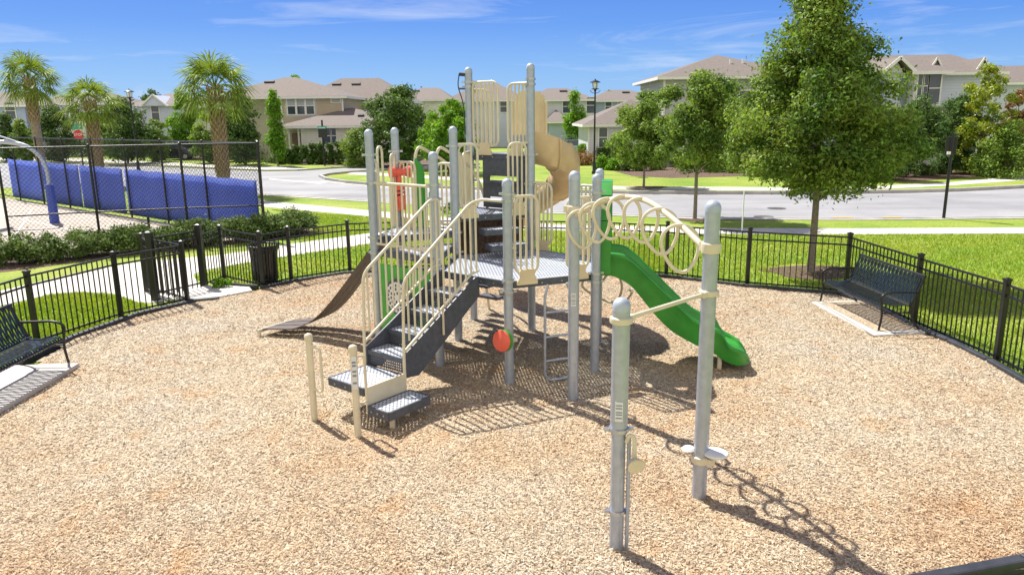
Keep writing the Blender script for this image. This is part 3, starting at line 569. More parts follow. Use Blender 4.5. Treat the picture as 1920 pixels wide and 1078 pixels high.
# step boxes between levels
def in_frame(O, e, n): return lambda s, t_, z: (O.x + e.x * s + n.x * t_, O.y + e.y * s + n.y * t_, z)
def step_box(fr, s0, s1, t0, t1, z, h=.16, name='step', parent=ps, thick_front=True):
    mt = MB(); mt.add([fr(s0, t0, z), fr(s1, t0, z), fr(s1, t1, z), fr(s0, t1, z)], [(0, 1, 2, 3)]); top = mt.build(name, 'deck_top', parent)
    if top.data.polygons[0].normal.z < 0: top.data.flip_normals()
    mf = MB(); c_ = [(s0, t0), (s1, t0), (s1, t1), (s0, t1)]
    for i in range(4):
        a, b = c_[i], c_[(i + 1) % 4]; mf.bar(fr(*a, z - h / 2 + .004), fr(*b, z - h / 2 + .004), .025, h)
    mf.build('step_rim', 'dark_coat', top); return top
edg = (V2('d') - V2('e')).normalized(); nin = Vector((edg.y, -edg.x))
fr_t = in_frame((V2('d') + V2('e')) / 2, edg, nin)
step_box(fr_t, -.28, .34, .05, .34, 1.92, .09); step_box(fr_t, -.28, .34, .34, .64, 1.71, .09)
# climbing wall from middle deck to upper deck, with slots
A, B = V2('g'), V2('d'); L = (B - A).length; dd = (B - A) / L; nn3 = Vector((dd.y, -dd.x, 0)); pt = lambda s, z: (A.x + dd.x * s, A.y + dd.y * s, z)
mb = MB(); s0, s1 = .30, L - .12
for za, zb in ((ZT + .02, 2.22), (2.34, 2.58), (2.70, ZU - .10)): mb.plate([pt(s0, za), pt(s1, za), pt(s1, zb), pt(s0, zb)], nn3, .04)
for sa, sb in ((s0, s0 + .13), (s1 - .13, s1)):
    for za, zb in ((2.22, 2.34), (2.58, 2.70)): mb.plate([pt(sa, za), pt(sb, za), pt(sb, zb), pt(sa, zb)], nn3, .04)
wall_ = mb.build('climbing_wall', 'dark_coat', ps)
mb = MB()
for z in (2.60, 2.235): mb.bar(pt(s0 + .12, z), pt(s1 - .12, z), .16, .03)
mb.build('foothold', 'dark_coat', wall_)
# bark-like panels under the middle deck
for ka, kb in (('e', 'g'), ('g', 'd')):
    A, B = V2(ka), V2(kb); L = (B - A).length; dd = (B - A) / L; mb = MB(); x_ = .12
    while x_ < L - .14:
        wv_ = .075; tp_ = ZT - .14; mb.bar((A.x + dd.x * x_, A.y + dd.y * x_, .95), (A.x + dd.x * (x_ + .01), A.y + dd.y * (x_ + .01), tp_), wv_, .035, up=(dd.y, -dd.x, 0)); x_ += .098
    mb.build('bark_panel', 'brown_bark_panel', ps)
# ---- stairs
e_ = (V2('a') - V2('f')).normalized(); n_ = Vector((e_.y, -e_.x)); n_ = n_ if n_.y < 0 else -n_
O = (V2('a') + V2('f')) / 2 - e_ * 0.225; fs = in_frame(O, e_, n_)
W2 = .335; run = 1.466; nst = 4
st_parent = MB()
def stringer(s):
    mb = MB(); pts = [fs(s, -.02, ZM + .02), fs(s, .06, ZM + .02), fs(s, run + .02, .74), fs(s, run + .02, .45), fs(s, run - .25, .42), fs(s, .02, 1.22), fs(s, -.02, 1.22)]
    mb.plate(pts, (e_.x, e_.y, 0), .022); return mb
stairs = stringer(W2 + .012).build('stair_side', 'dark_coat', ps); stringer(-W2 - .012).build('stair_side', 'dark_coat', ps)
for i in range(nst):
    z = ZM - .2 * (i + 1); t0 = run * i / nst; t1 = run * (i + 1) / nst
    tr_ = step_box(fs, -W2, W2, t0 + .01, t1 - .005, z, .06, name='stair_tread')
    zz0, zz1 = z - .20, z - .05; tt = t1 - .02; mr = MB(); mr.add([fs(-W2, tt, zz0), fs(W2, tt, zz0), fs(W2, tt, zz1), fs(-W2, tt, zz1)], [(0, 1, 2, 3)])
    mr.build('riser', 'riser_sheet', tr_)
def stair_rail(s):
    mb = MB(); zoff = 1.04
    top = [fs(s, -.10 if s > 0 else .05, ZM + zoff + .03), fs(s, .16, ZM + zoff + .02), fs(s, run - .02, .70 + zoff - .02), fs(s, run + .02, .60 + .2), fs(s, run + .02, .46)]
    if s > 0: p = V2('a') - e_ * PR * .5; top = [(p.x, p.y, 2.60)] + [fs(s + .06, -.02, 2.60)] + top[1:]
    else: top = [fs(s, -.02, ZM + .1), fs(s, -.02, ZM + zoff + .03)] + top[1:]
    mb.tube(fillet(top, .13, 6), RT, 8)
    mb.tube([fs(s, .02, ZM + .11), fs(s, .16, ZM + .09), fs(s, run + .02, .80)], RT * .95, 8)
    nb = 13
    for k in range(nb):
        t_ = .02 + (run - .03) * (k + .3) / nb; f = max(0, (t_ - .10)) / (run - .12); zt = ZM + zoff + .02 - f * (.80 + .02); zb = ZM + .10 - max(0, t_ - .1) / (run - .1) * .71
        mb.tube([fs(s, t_, zb), fs(s, t_, zt)], RB * .9, 6, caps=False)
    mb.tube([fs(s, .75, 1.25), fs(s, .75, .86)], RB, 6)
    return mb.build('stair_railing', 'tan', ps, smooth=50)
stair_rail(W2 + .04); stair_rail(-W2 - .04)
mb = MB(); 
for k in range(3): s = -W2 - .04; 
# ---- transfer platforms
p1 = step_box(fs, -W2, W2, run + .02, run + .66, .50, .10, name='transfer_platform')
p2 = step_box(fs, W2 + .06, W2 + .42, run - .03, run + .66, .29, .11, name='transfer_step')
mb = MB(); mb.bar(fs(W2 + .03, run, .42), fs(W2 + .03, run + .66, .42), .025, .20); mb.bar(fs(W2 + .03, run, .26), fs(W2 + .03, run + .66, .26), .025, .12); mb.build('support_panel', 'tan', p1)
for s, t_ in ((W2 + .2, run + .15), (W2 + .3, run + .5)): mb = MB(); mb.bar(fs(s, t_, -.05), fs(s, t_, .2), .06, .06, up=(1, 0, 0)); mb.build('support_leg', 'tan', p2)
for z in (.50, .29):
    pr = (-W2, run + .02) if z == .5 else (W2 + .06, run - .03); w_, d_ = (.67, .64) if z == .5 else (.36, .69)
    for f in (.2, .5, .8): q = fs(pr[0] + w_ * f, pr[1] + d_ + .012, z - .05); mb = MB(); mb.tube([q, (q[0] + n_.x * .01, q[1] + n_.y * .01, q[2])], .012, 8); mb.build('bolt', 'clamp', p1 if z == .5 else p2)
def bollard(p, h, side, sticker=False):
    mb = MB(); mb.cyl(p, .042, -.1, h - .08, 14); mb.lathe((p[0], p[1], h - .085), [(.042, 0), (.052, .01), (.052, .06), (.045, .08), (.02, .095), (.001, .098)], 14)
    o = mb.build('handle_post', 'tan', ps, smooth=45)
    mh = MB(); q = Vector((p[0], p[1], 0)); d = Vector((side[0], side[1], 0)).normalized()
    mh.tube(fillet([q + V(0, 0, h - .14), q + d * .16 + V(0, 0, h - .16), q + d * .16 + V(0, 0, .40), q + V(0, 0, .44)], .07, 6), .016, 8); mh.build('handle', 'tan', o, smooth=50)
    if sticker:
        ms = MB(); nrm = Vector((-p[0], -p[1], 0)).normalized(); tt = Vector((-nrm.y, nrm.x, 0)); c_ = q + nrm * .0445 + V(0, 0, .83)
        ms.plate([c_ + tt * a * .03 + V(0, 0, b * .2) for a, b in ((-1, -1), (1, -1), (1, 1), (-1, 1))], nrm, .004); l_ = ms.build('label', 'label', o)
        mi = MB()
        for z in (.13, .09, .02, -.03, -.12): mi.plate([c_ + nrm * .003 + tt * a * .022 + V(0, 0, z + b * .012) for a, b in ((-1, -1), (1, -1), (1, 1), (-1, 1))], nrm, .002)
        mi.build('print', 'label_ink', l_)
    return o
bollard((-2.49, 8.75), 1.14, (.8, -.35)); bollard((-1.84, 8.227), 1.15, (-n_.x, -n_.y), True)
# ---- green play panel with wheel, under the left platform
A, B = V2('i'), V2('f'); L = (B - A).length; dd = (B - A) / L; nf = Vector((dd.y, -dd.x, 0)); pt = lambda s, z, o=0: Vector((A.x + dd.x * s, A.y + dd.y * s, z)) + nf * o
mb = MB(); mb.plate(fillet([pt(.09, .32), pt(L - .09, .32), pt(L - .09, 1.48), pt(.09, 1.48)], .06, 4, closed=True), nf, .03); gpnl = mb.build('play_panel', 'green_panel', ps)
cx_, cz_ = .52, 1.0
mb = MB(); mb.plate([pt(cx_ + .29 * math.cos(a), cz_ + .29 * math.sin(a), .02) for a in [k * math.pi / 16 for k in range(32)]], nf, .02); mb.build('ring', 'dark_coat', gpnl)
mb = MB(); mb.plate([pt(cx_ + (.23 + .015 * (k % 2)) * math.cos(a), cz_ + (.23 + .015 * (k % 2)) * math.sin(a), .045) for k, a in enumerate([k * math.pi / 24 for k in range(48)])], nf, .03); whl = mb.build('spin_wheel', 'white_disc', gpnl)
mb = MB()
for r_, n2 in ((.07, 6), (.13, 12), (.19, 18)):
    for k in range(n2): a = k * 2 * math.pi / n2 + r_ * 5; q = pt(cx_ + r_ * math.cos(a), cz_ + r_ * math.sin(a), .062); mb.plate([q + Vector((dd.x * u * .014, dd.y * u * .014, v * .02)) for u, v in ((-1, -1), (1, -1), (1.3, 1), (-.7, 1))], nf, .004)
mb.build('pattern', 'dark_coat', whl)
# ---- green slide
A, B = V2('b'), V2('c'); Lh = (B - A).length; eb = (B - A) / Lh; nb_ = Vector((eb.y, -eb.x)); Os = (A + B) / 2
def curve(tab):
    P_ = spline([(x_, z_, 0) for x_, z_ in tab], 8); X_ = [p.x for p in P_]; Z_ = [p.y for p in P_]; return lambda q: float(np.interp(q, X_, Z_))
rim_z = curve([(0, 1.76), (.36, 1.74), (.55, 1.63), (.74, 1.45), (1.02, 1.18), (1.33, .88), (1.49, .76), (1.64, .69), (1.76, .66), (1.84, .58), (1.92, .44), (2.05, .37), (2.16, .31), (2.22, .25), (2.27, .16)])
bed_z = curve([(0, 1.52), (.30, 1.50), (.52, 1.38), (.80, 1.10), (1.08, .83), (1.35, .61), (1.6, .47), (1.8, .39), (2.0, .335), (2.12, .295), (2.2, .23), (2.26, .14), (2.27, .12)])
bot_z = curve([(0, 1.42), (.25, 1.41), (.48, 1.29), (.64, 1.12), (.87, .84), (1.11, .61), (1.42, .43), (1.69, .31), (1.85, .20), (2.0, .13), (2.15, .10), (2.27, .10)])
vs = []; ts = [i * .035 for i in range(58)] + [2.03 + .02 * i for i in range(1, 13)]; NP = len(ts)
for t_ in ts:
    rz_, bz_, oz_ = rim_z(t_), bed_z(t_), bot_z(t_); wf = 1.0 if t_ < 2.0 else max(.45, 1 - ((t_ - 2.0) / .27) ** 2 * .55)
    half = [(.365, oz_), (.395, (oz_ * .45 + rz_ * .55)), (.41, rz_ - .06), (.425, rz_ - .03), (.415, rz_), (.375, rz_ + .012), (.335, rz_ - .005), (.315, rz_ - .05), (.29, bz_ * .6 + rz_ * .4 - .01), (.24, bz_ + .02), (.12, bz_), (0, bz_ - .005)]
    sec_ = [(-a_, z_) for a_, z_ in half] + [(a_, z_) for a_, z_ in half[:-1][::-1]] + [(0, oz_ - .01)]
    for s_, z_ in sec_:
        p = Os + eb * s_ * wf + nb_ * t_; vs.append((p.x, p.y, z_))
S = len(sec_)
fsx = [(i * S + k, i * S + (k + 1) % S, (i + 1) * S + (k + 1) % S, (i + 1) * S + k) for i in range(NP - 1) for k in range(S)] + [tuple(range(S - 1, -1, -1)), tuple((NP - 1) * S + k for k in range(S))]
mb = MB(); mb.add(vs, fsx); slide = mb.build('slide', 'green_plastic', ps, smooth=55)
mb = MB()
for k in range(9):
    t_ = 1.93 + k * .024; p0, p1_ = Os + nb_ * t_ - eb * .24, Os + nb_ * t_ + eb * .24; z = bed_z(t_) + .004
    mb.tube([(p0.x, p0.y, z), (p1_.x, p1_.y, z)], .007, 6)
mb.build('exit_ridge', 'green_plastic', slide)
pl = Os + nb_ * 1.88
for dy_ in (-.28, .28): mb = MB(); mb.cyl((pl.x - .1, pl.y + dy_), .035, -.1, .27, 10); mb.build('slide_leg', 'tan', slide, smooth=40)
# slide hood
fh = in_frame(Os, eb, nb_); outer = [(-.58, ZM + .0), (-.58, ZM + .75), (-.45, ZM + 1.08), (-.2, ZM + 1.24), (.2, ZM + 1.24), (.45, ZM + 1.08), (.58, ZM + .75), (.58, ZM)]
inner = [(-.33, ZM), (-.33, ZM + .6), (-.22, ZM + .85), (-.08, ZM + .92), (.08, ZM + .92), (.22, ZM + .85), (.33, ZM + .6), (.33, ZM)]
mb = MB()
for i in range(7):
    a, b, c_, d_ = outer[i], outer[i + 1], inner[i + 1], inner[i]
    mb.plate([fh(a[0], .07, a[1]), fh(b[0], .07, b[1]), fh(c_[0], .07, c_[1]), fh(d_[0], .07, d_[1])], (nb_.x, nb_.y, 0), .06)
    mb.bar(fh(a[0], .13, a[1]), fh(b[0], .13, b[1]), .05, .15, up=(nb_.x, nb_.y, 0))
mb.build('slide_hood', 'green_plastic', ps, smooth=35)
# ---- tan spiral slide from the upper deck
path = spline([(.36, 13.18, 2.96), (.62, 13.12, 2.88), (.87, 13.27, 2.70), (1.0, 13.60, 2.48), (.94, 13.98, 2.26), (.72, 14.27, 2.04), (.40, 14.40, 1.80), (.08, 14.42, 1.52), (-.18, 14.62, 1.22), (-.30, 15.0, .90), (-.30, 15.45, .60), (-.28, 15.9, .46)], 7)
cs = [(k[0] * .80, k[1] * .82) for k in [(-.27, .46), (-.31, .40), (-.31, .16), (-.25, .0), (-.12, -.06), (.12, -.06), (.25, .0), (.31, .16), (.31, .40), (.27, .46), (.25, .40), (.25, .18), (.20, .05), (.10, .0), (-.10, .0), (-.20, .05), (-.25, .18), (-.25, .40)]]
vs = []; S = len(cs)
for i, p in enumerate(path):
    a = path[max(0, i - 1)]; b = path[min(len(path) - 1, i + 1)]; d = (b - a); d.z = 0; d.normalize(); sdv = Vector((d.y, -d.x, 0))
    fl = 1.06 if i % 14 in (0, 1) else 1.0
    for s_, h_ in cs:
        outer_up = 1.0 + (.35 if s_ > 0 and h_ > .1 else 0)
        vs.append(p + sdv * s_ * fl + Vector((0, 0, h_ * outer_up * fl)))
fsx = [(i * S + k, i * S + (k + 1) % S, (i + 1) * S + (k + 1) % S, (i + 1) * S + k) for i in range(len(path) - 1) for k in range(S)] + [tuple(range(S - 1, -1, -1)), tuple((len(path) - 1) * S + k for k in range(S))]
mb = MB(); mb.add(vs, fsx); spir = mb.build('spiral_slide', 'tan_plastic', ps, smooth=50)
for i in range(10, len(path), 20):
    mb = MB(); p = path[i]; a = path[max(0, i - 1)]; b = path[min(len(path) - 1, i + 1)]; d = (b - a); d.z = 0; d.normalize(); sdv = Vector((d.y, -d.x, 0))
    mb.tube([p + sdv * s_ * 1.06 + Vector((0, 0, h_ * (1.35 if s_ > 0 and h_ > .1 else 1.0))) for s_, h_ in cs[:10]], .022, 6); mb.build('flange', 'tan_plastic', spir, smooth=50)
mb = MB(); mb.cyl((.40, 14.42), .05, -.1, 1.7, 12); mb.build('slide_support', 'galv', spir, smooth=40)
# curved entry shell of the spiral slide
A, B = V2('h'), V2('g'); mb = MB(); shell = []
for k in range(9):
    a = -1.35 + k * 2.7 / 8; shell.append((.34 + .31 * math.sin(a), 13.42 + .25 * math.cos(a)))
for (p, q), ztop in zip(zip(shell, shell[1:]), (3.95, 4.06, 4.12, 4.14, 4.14, 4.12, 4.06, 3.95)):
    mb.bar((p[0], p[1], (ZU + .3 + ztop) / 2), (q[0], q[1], (ZU + .3 + ztop) / 2), .03, ztop - ZU - .3)
mb.build('entry_shell', 'tan_panel', ps)
# ---- belt climber
top1, top2 = Vector((*HP['i'], ZB - .05)), Vector((*HP['j'], ZB - .05)); eo = (top2 - top1).normalized()
foot = [Vector((-4.37, 12.40, .16)), Vector((-3.93, 13.12, .16))]
mbs = []
for k, (f0, f1) in enumerate(((.09, .36), (.40, .64), (.68, .92))):
    mb = MB(); pts0, pts1 = [], []
    for f, L_ in ((f0, pts0), (f1, pts1)):
        a = top1.lerp(top2, f); b = foot[0].lerp(foot[1], f)
        c1 = a.lerp(b, .45); c1.z = .62; c2 = a.lerp(b, .68); c2.z = .26; c3 = a.lerp(b, .86); c3.z = .19
        L_ += spline([a, c1, c2, c3, b], 6)
    n0 = len(pts0); vs = pts0 + pts1 + [p - V(0, 0, .018) for p in pts0] + [p - V(0, 0, .018) for p in pts1]
    fsx = []
    for i in range(n0 - 1): fsx += [(i, i + 1, n0 + i + 1, n0 + i), (2 * n0 + i, 3 * n0 + i, 3 * n0 + i + 1, 2 * n0 + i + 1), (i, 2 * n0 + i, 2 * n0 + i + 1, i + 1), (n0 + i, n0 + i + 1, 3 * n0 + i + 1, 3 * n0 + i)]
    mb.add(vs, fsx); mb.build('climbing_belt', 'belt', ps)
mb = MB(); mb.tube([foot[0] + V(-.03, 0, -.03), foot[1] + V(-.03, 0, -.03)], .032, 10); mb.tube([foot[0] + V(0, 0, -.04), (foot[0].x, foot[0].y, -.1)], .03, 8); mb.tube([foot[1] + V(0, 0, -.04), (foot[1].x, foot[1].y, -.1)], .03, 8)
mb.build('belt_anchor', 'tan', ps, smooth=50)
# ---- rear climber with arched rails, leaving the upper-left platform
A, B = V2('j'), V2('e'); er = (B - A).normalized(); nr = Vector((-er.y, er.x)); nr = nr if nr.y > 0 else -nr; Or = (A + B) / 2; fr_ = in_frame(Or, er, nr)
for s in (-.24, .24):
    mb = MB(); mb.tube(spline([fr_(s, .0, ZB + .1), fr_(s, .05, ZB + 1.2), fr_(s, .35, ZB + 1.25), fr_(s, 1.1, ZB + .7), fr_(s, 1.7, .9), fr_(s, 1.9, -.05)], 7), RT * 1.2, 8); mb.build('climber_rail', 'tan', ps, smooth=60)
mb = MB()
for k in range(6): t_ = .25 + k * .28; z = ZB - .1 - k * .28; mb.box(fr_(0, t_, z), (.46, .2, .05), math.atan2(er.y, er.x))
mb.build('climber_step', 'dark_coat', ps)
mb = MB(); mb.plate([fr_(-.22, .03, ZB - .1), fr_(-.05, .03, ZB - .1), fr_(-.05, .03, ZB + .9), fr_(-.1, .03, ZB + 1.05), fr_(-.22, .03, ZB + 1.15)], (nr.x, nr.y, 0), .05); mb.plate([fr_(.08, .03, ZB + .25), fr_(.24, .03, ZB + .25), fr_(.24, .03, ZB + .8), fr_(.08, .03, ZB + .6)], (nr.x, nr.y, 0), .05); mb.build('entry_panel', 'green_plastic', ps)
# ---- tube ladder at the front of the main deck
A, B = V2('a'), V2('b'); ef = (B - A).normalized(); nf2 = Vector((ef.y, -ef.x)); ff = in_frame(A, ef, nf2)
mb = MB(); mb.tube(fillet([ff(.56, .08, 1.44), ff(.50, .10, 1.30), ff(.50, .10, .14), ff(.56, .10, .06), ff(.84, .10, .06), ff(.90, .10, .14), ff(.90, .10, 1.30), ff(.84, .08, 1.44)], .07, 5), .019, 8)
for z in (.35, .70, 1.05): mb.tube([ff(.50, .10, z), ff(.90, .10, z)], .018, 8)
mb.build('ladder', 'galv', ps, smooth=50)
# loop climber behind the deck (tan tubes and round step pods)
A, B = V2('c'), V2('d'); el = (B - A).normalized(); nl = Vector((-el.y, el.x)); nl = nl if nl.y > 0 else -nl; fl_ = in_frame(A, el, nl)
mb = MB(); mb.tube(spline([fl_(.45, .1, 1.45), fl_(.40, .35, 1.2), fl_(.62, .5, .85), fl_(.35, .7, .62), (fl_(.1, .75, .6)), fl_(-.12, .55, .95), fl_(-.1, .3, 1.25), fl_(.1, .2, 1.0)], 7), RT, 8)
mb.tube([fl_(.5, .62, 1.0), fl_(.5, .62, -.1)], RT, 8); mb.tube(spline([fl_(-.3, .5, .9), fl_(-.2, .75, .8), fl_(0, .85, .5), fl_(.05, .85, -.05)], 6), RT, 8); pod = mb.build('loop_climber', 'tan', ps, smooth=60)
mb = MB(); mb.lathe(fl_(.5, .5, 1.18), [(.001, .03), (.12, .03), (.14, 0), (.10, -.03), (.001, -.035)], 18); mb.build('step_pod', 'tan_plastic', pod, smooth=50)
# ---- red talk tube / telescope on the rear-left post
pj = HP['j']; z0 = 2.80
mb = MB(); d = Vector((-.86, -.5, 0)).normalized() ; c_ = Vector((pj[0] + .06, pj[1] - .12, z0))
a0 = c_ + d * .10; mb.tube([c_ - d * .20, c_ - d * .19, c_ - d * .08, c_ + d * .05, c_ + d * .15, c_ + d * .155, c_ + d * .12], [.10, .10, .068, .07, .10, .10, .075], 16); tel = mb.build('telescope', 'red_plastic', ps, smooth=45)
mb = MB(); cc_ = (c_.x, c_.y); mb.cyl(cc_, .045, 2.56, z0 - .04, 12, .035); mb.cyl(cc_, .085, 2.50, 2.56, 14); mb.cyl(cc_, .10, 2.44, 2.475, 14); mb.box((c_.x, c_.y, 2.30), (.10, .18, .22), .5); mb.box((c_.x, c_.y, 2.19), (.14, .16, .05), .5); mb.box((c_.x, c_.y, 2.37), (.15, .14, .05), .5); mb.build('telescope_mount', 'red_plastic', tel, smooth=40)
mb = MB(); mb.tube([c_ + d * .135, c_ + d * .138], .074, 14); mb.build('lens', 'dark_coat', tel)
# ---- red talk disc on the front post
pa = Vector((*HP['a'], .70)); d = Vector((-.62, -.78, .12)).normalized(); k0 = pa + d * .09
mb = MB(); mb.tube([k0, k0 + d * .02, k0 + d * .045], [.15, .15, .10], 24); disc0 = mb.build('drum_ring', 'green_panel', ps, smooth=40)
mb = MB(); mb.tube([k0 + d * .05, k0 + d * .07, k0 + d * .085, k0 + d * .12], [.138, .15, .146, .03], 28); dsc = mb.build('drum', 'red_plastic', ps, smooth=40)
clamp(HP['a'], .70, disc0, h=.06, material='tan')
# ---- cable drop on the tall left post
mb = MB(); g_ = HP['g']; mb.tube([(g_[0] - .06, g_[1], 4.40), (g_[0] - .16, g_[1] - .01, 4.41)], .03, 8); mb.tube(spline([(g_[0] - .16, g_[1], 4.42), (g_[0] - .18, g_[1], 4.2), (g_[0] - .10, g_[1] - .03, 3.9), (g_[0] - .08, g_[1] - .03, 3.4)], 6), .010, 6)
mb.build('sensor_arm', 'black_plastic', posts['g'], smooth=50)

# ------------------------------------------------------------------ ring climber (its own three posts)
rc = thing('ring_climber', 'tan arch of hanging rings between tall grey posts, nearest the camera', 'ring climber', (1.3, 7.6, 0))
Q1, Q2, Q3 = (0.787, 9.281), (1.820, 6.715), (0.878, 5.808)
q1 = post_mesh(Q1, 3.04, .070, parent=rc); q2 = post_mesh(Q2, 2.95, .070, parent=rc)
mb = MB(); mb.cyl(Q3, .060, -.1, 1.15, 20); mb.cyl(Q3, .072, 1.12, 2.20, 20); q3 = mb.build('post', 'galv', rc, smooth=40)
mb = MB(); mb.lathe((*Q3, 2.20), [(.074, -.03)] + [(.074 * math.cos(t_), .078 * math.sin(t_)) for t_ in [j * math.pi / 12 for j in range(7)]], 20); mb.build('post_cap', 'galv_cap', q3, smooth=50)
bd = Vector((Q2[0] - Q1[0], Q2[1] - Q1[1])); BL = bd.length; bd /= BL; bp_ = Vector((bd.y, -bd.x))
bz_beam = curve([(0, 2.47), (.2, 2.55), (.66, 2.71), (1.2, 2.825), (1.63, 2.83), (1.97, 2.755), (2.34, 2.63), (2.6, 2.52), (2.8, 2.44)])
def beam(f):
    z = bz_beam(f * BL)
    return Vector((Q1[0] + bd.x * BL * f, Q1[1] + bd.y * BL * f, z))
mb = MB(); mb.tube([beam(.025 + .95 * k / 30) for k in range(31)], .030, 12); bm_ = mb.build('beam', 'tan', rc, smooth=60)
for k, s_top in enumerate((.22, .56, .89, 1.23, 1.58, 1.94, 2.30)):
    c_ = beam(s_top / BL); tw = .0 - .03 * k; sx = (bp_ * math.cos(tw) + bd * math.sin(tw)); pts = []
    for j in range(32):
        a = 2 * math.pi * j / 32; hx = .215 * math.sin(a) * (.88 + .22 * math.cos(a)); hz_ = -.222 + .240 * math.cos(a)
        pts.append(c_ + Vector((sx.x, sx.y, 0)) * (hx + .20 * (hz_ + .2)) + V(0, 0, hz_) + Vector((bd.x, bd.y, 0)) * (.12 * (hz_ + .1)))
    mb = MB(); mb.tube(pts, .0185, 8, closed=True); mb.build('ring', 'tan', rc, smooth=60)
def collar(p, z, r, h, parent, ext=None):
    mb = MB(); mb.lathe((p[0], p[1], z), [(r, -h / 2), (r + .02, -h / 2 + .008), (r + .024, 0), (r + .02, h / 2 - .008), (r, h / 2)], 20)
    if ext is not None: mb.box((p[0] + ext[0] * (r + .03), p[1] + ext[1] * (r + .03), z), (.07, .07, h * .85), math.atan2(ext[1], ext[0]))
    return mb.build('collar', 'tan', parent, smooth=45)
collar(Q2, 2.51, .070, .10, rc, (-bd.x, -bd.y)); collar(Q1, 2.56, .070, .10, rc, (-.9, .3))
cd = Vector((Q2[0] - Q3[0], Q2[1] - Q3[1])).normalized(); collar(Q2, 2.09, .070, .06, rc, (-cd.x, -cd.y)); collar(Q3, 2.09, .072, .06, rc, (cd.x, cd.y))
mb = MB(); mb.tube([(Q3[0] + cd.x * .07, Q3[1] + cd.y * .07, 2.09), (Q2[0] - cd.x * .07, Q2[1] - cd.y * .07, 2.09)], .020, 10); mb.build('chinning_bar', 'tan', rc, smooth=60)
clamp(Q3, 1.15, q3, .072, .1, h=.03); clamp(Q3, .40, q3, .060, .1, h=.03)
mb = MB(); mb.tube([(Q3[0] + .085, Q3[1] - .03, 1.1), (Q3[0] + .085, Q3[1] - .03, .02)], .017, 8); mb.build('pipe', 'galv', q3, smooth=50)
mb = MB(); tcx = Vector((Q3[0] + .10, Q3[1] - .06, 0)); mb.tube(spline([tcx + V(-.04, .02, 1.05), tcx + V(-.02, -.01, 1.12), tcx + V(.015, -.03, 1.10), tcx + V(.02, -.035, 1.0), tcx + V(.02, -.04, .90)], 6), [.018] * 25, 10)
mb.tube([tcx + V(.02, -.03, .92), tcx + V(.02, -.05, .90), tcx + V(.03, -.10, .885), tcx + V(.032, -.105, .884), tcx + V(.025, -.06, .896)], [.035, .055, .076, .068, .02], 18); mb.build('talk_tube', 'tan', rc, smooth=50)
for p, r_, z in ((Q3, .072, 1.33), (Q1, .070, 1.42)):
    nrm = Vector((-p[0] - .15, -p[1], 0)).normalized(); tt = Vector((-nrm.y, nrm.x, 0)); cc_ = Vector((p[0], p[1], z)) + nrm * (r_ + .003); own = q3 if p is Q3 else q1
    ms = MB(); ms.plate([cc_ + tt * a * .032 + V(0, 0, b * .085) for a, b in ((-1, -1), (1, -1), (1, 1), (-1, 1))], nrm, .004); l_ = ms.build('label', 'label', own)
    mi = MB()
    for dz in (.055, .03, -.005, -.025, -.055): mi.plate([cc_ + nrm * .003 + tt * a * .026 + V(0, 0, dz + b * .005) for a, b in ((-1, -1), (1, -1), (1, 1), (-1, 1))], nrm, .002)
    mi.build('print', 'label_ink', l_)
mb = MB(); sx, sy = Q2[0] + .13, Q2[1] - .05; mb.lathe((sx, sy, .50), [(.001, .035), (.08, .035), (.115, .02), (.12, .0), (.09, -.02), (.001, -.025)], 24); seat_ = mb.build('step_disc', 'white_disc', rc, smooth=45)
mb = MB(); mb.lathe((Q2[0] - .11, Q2[1] + .05, .51), [(.001, .02), (.05, .02), (.07, 0), (.001, -.02)], 18); mb.build('step_disc', 'white_disc', rc, smooth=45)
collar(Q2, .43, .070, .08, rc, (.7, -.7))
# ------------------------------------------------------------------ black picket fence round the play area
fence = thing('picket_fence', 'black metal picket fence curving around the mulch play area', 'fence', (0, 0, 0))
FP = {'z0': (-7.6, 6.6), 'z1': (-7.95, 8.3), 'z2': (-8.15, 10.25), 'A': (-8.02, 12.1), 'B': (-7.5, 13.85), 'C': (-6.72, 15.02), 'D': (-8.08, 16.15), 'G1': (-7.52, 15.35), 'G2': (-6.92, 16.38), 'F': (-6.80, 17.28), 'G': (-5.55, 16.25), 'H': (-5.12, 16.95),
      'I': (-3.96, 17.92), 'J': (-1.95, 18.25), 'K': (0.1, 18.1), 'L2': (1.95, 17.75), 'L': (3.6, 17.05), 'M': (5.15, 15.95), 'N': (6.93, 15.1), 'O': (7.1, 12.72), 'Q': (7.27, 10.68), 'S': (7.2, 8.5), 'T': (6.7, 6.9)}
FH = 1.22
def fpost(k, r=.038, h=1.28, parent=fence):
    p = FP[k]; mb = MB(); mb.box((p[0], p[1], h / 2 - .05), (2 * r, 2 * r, h + .1)); o = mb.build('post', 'black_paint', parent)
    mc = MB(); mc.box((p[0], p[1], h + .008), (2 * r + .02, 2 * r + .02, .03)); z = h + .023; q = r * .9
    mc.add([(p[0] - q, p[1] - q, z), (p[0] + q, p[1] - q, z), (p[0] + q, p[1] + q, z), (p[0] - q, p[1] + q, z), (p[0], p[1], z + .02)], [(0, 1, 4), (1, 2, 4), (2, 3, 4), (3, 0, 4)]); mc.build('cap', 'black_paint', o)
    return o
def fpanel(a, b, h=FH, name='panel', parent=fence, low=.10):
    A, B = Vector(FP[a]), Vector(FP[b]); d = (B - A); L = d.length; d /= L; A = A + d * .045; L -= .09; mb = MB()
    for z in (h - .012, h - .17, low): mb.bar((A.x, A.y, z), (A.x + d.x * L, A.y + d.y * L, z), .026, .03)
    n = max(2, round(L / .118))
    for k in range(1, n): s = L * k / n; mb.bar((A.x + d.x * s, A.y + d.y * s, .05), (A.x + d.x * s, A.y + d.y * s, h - .02), .017, .017, up=(d.x, d.y, 0))
    return mb.build(name, 'black_paint', parent)
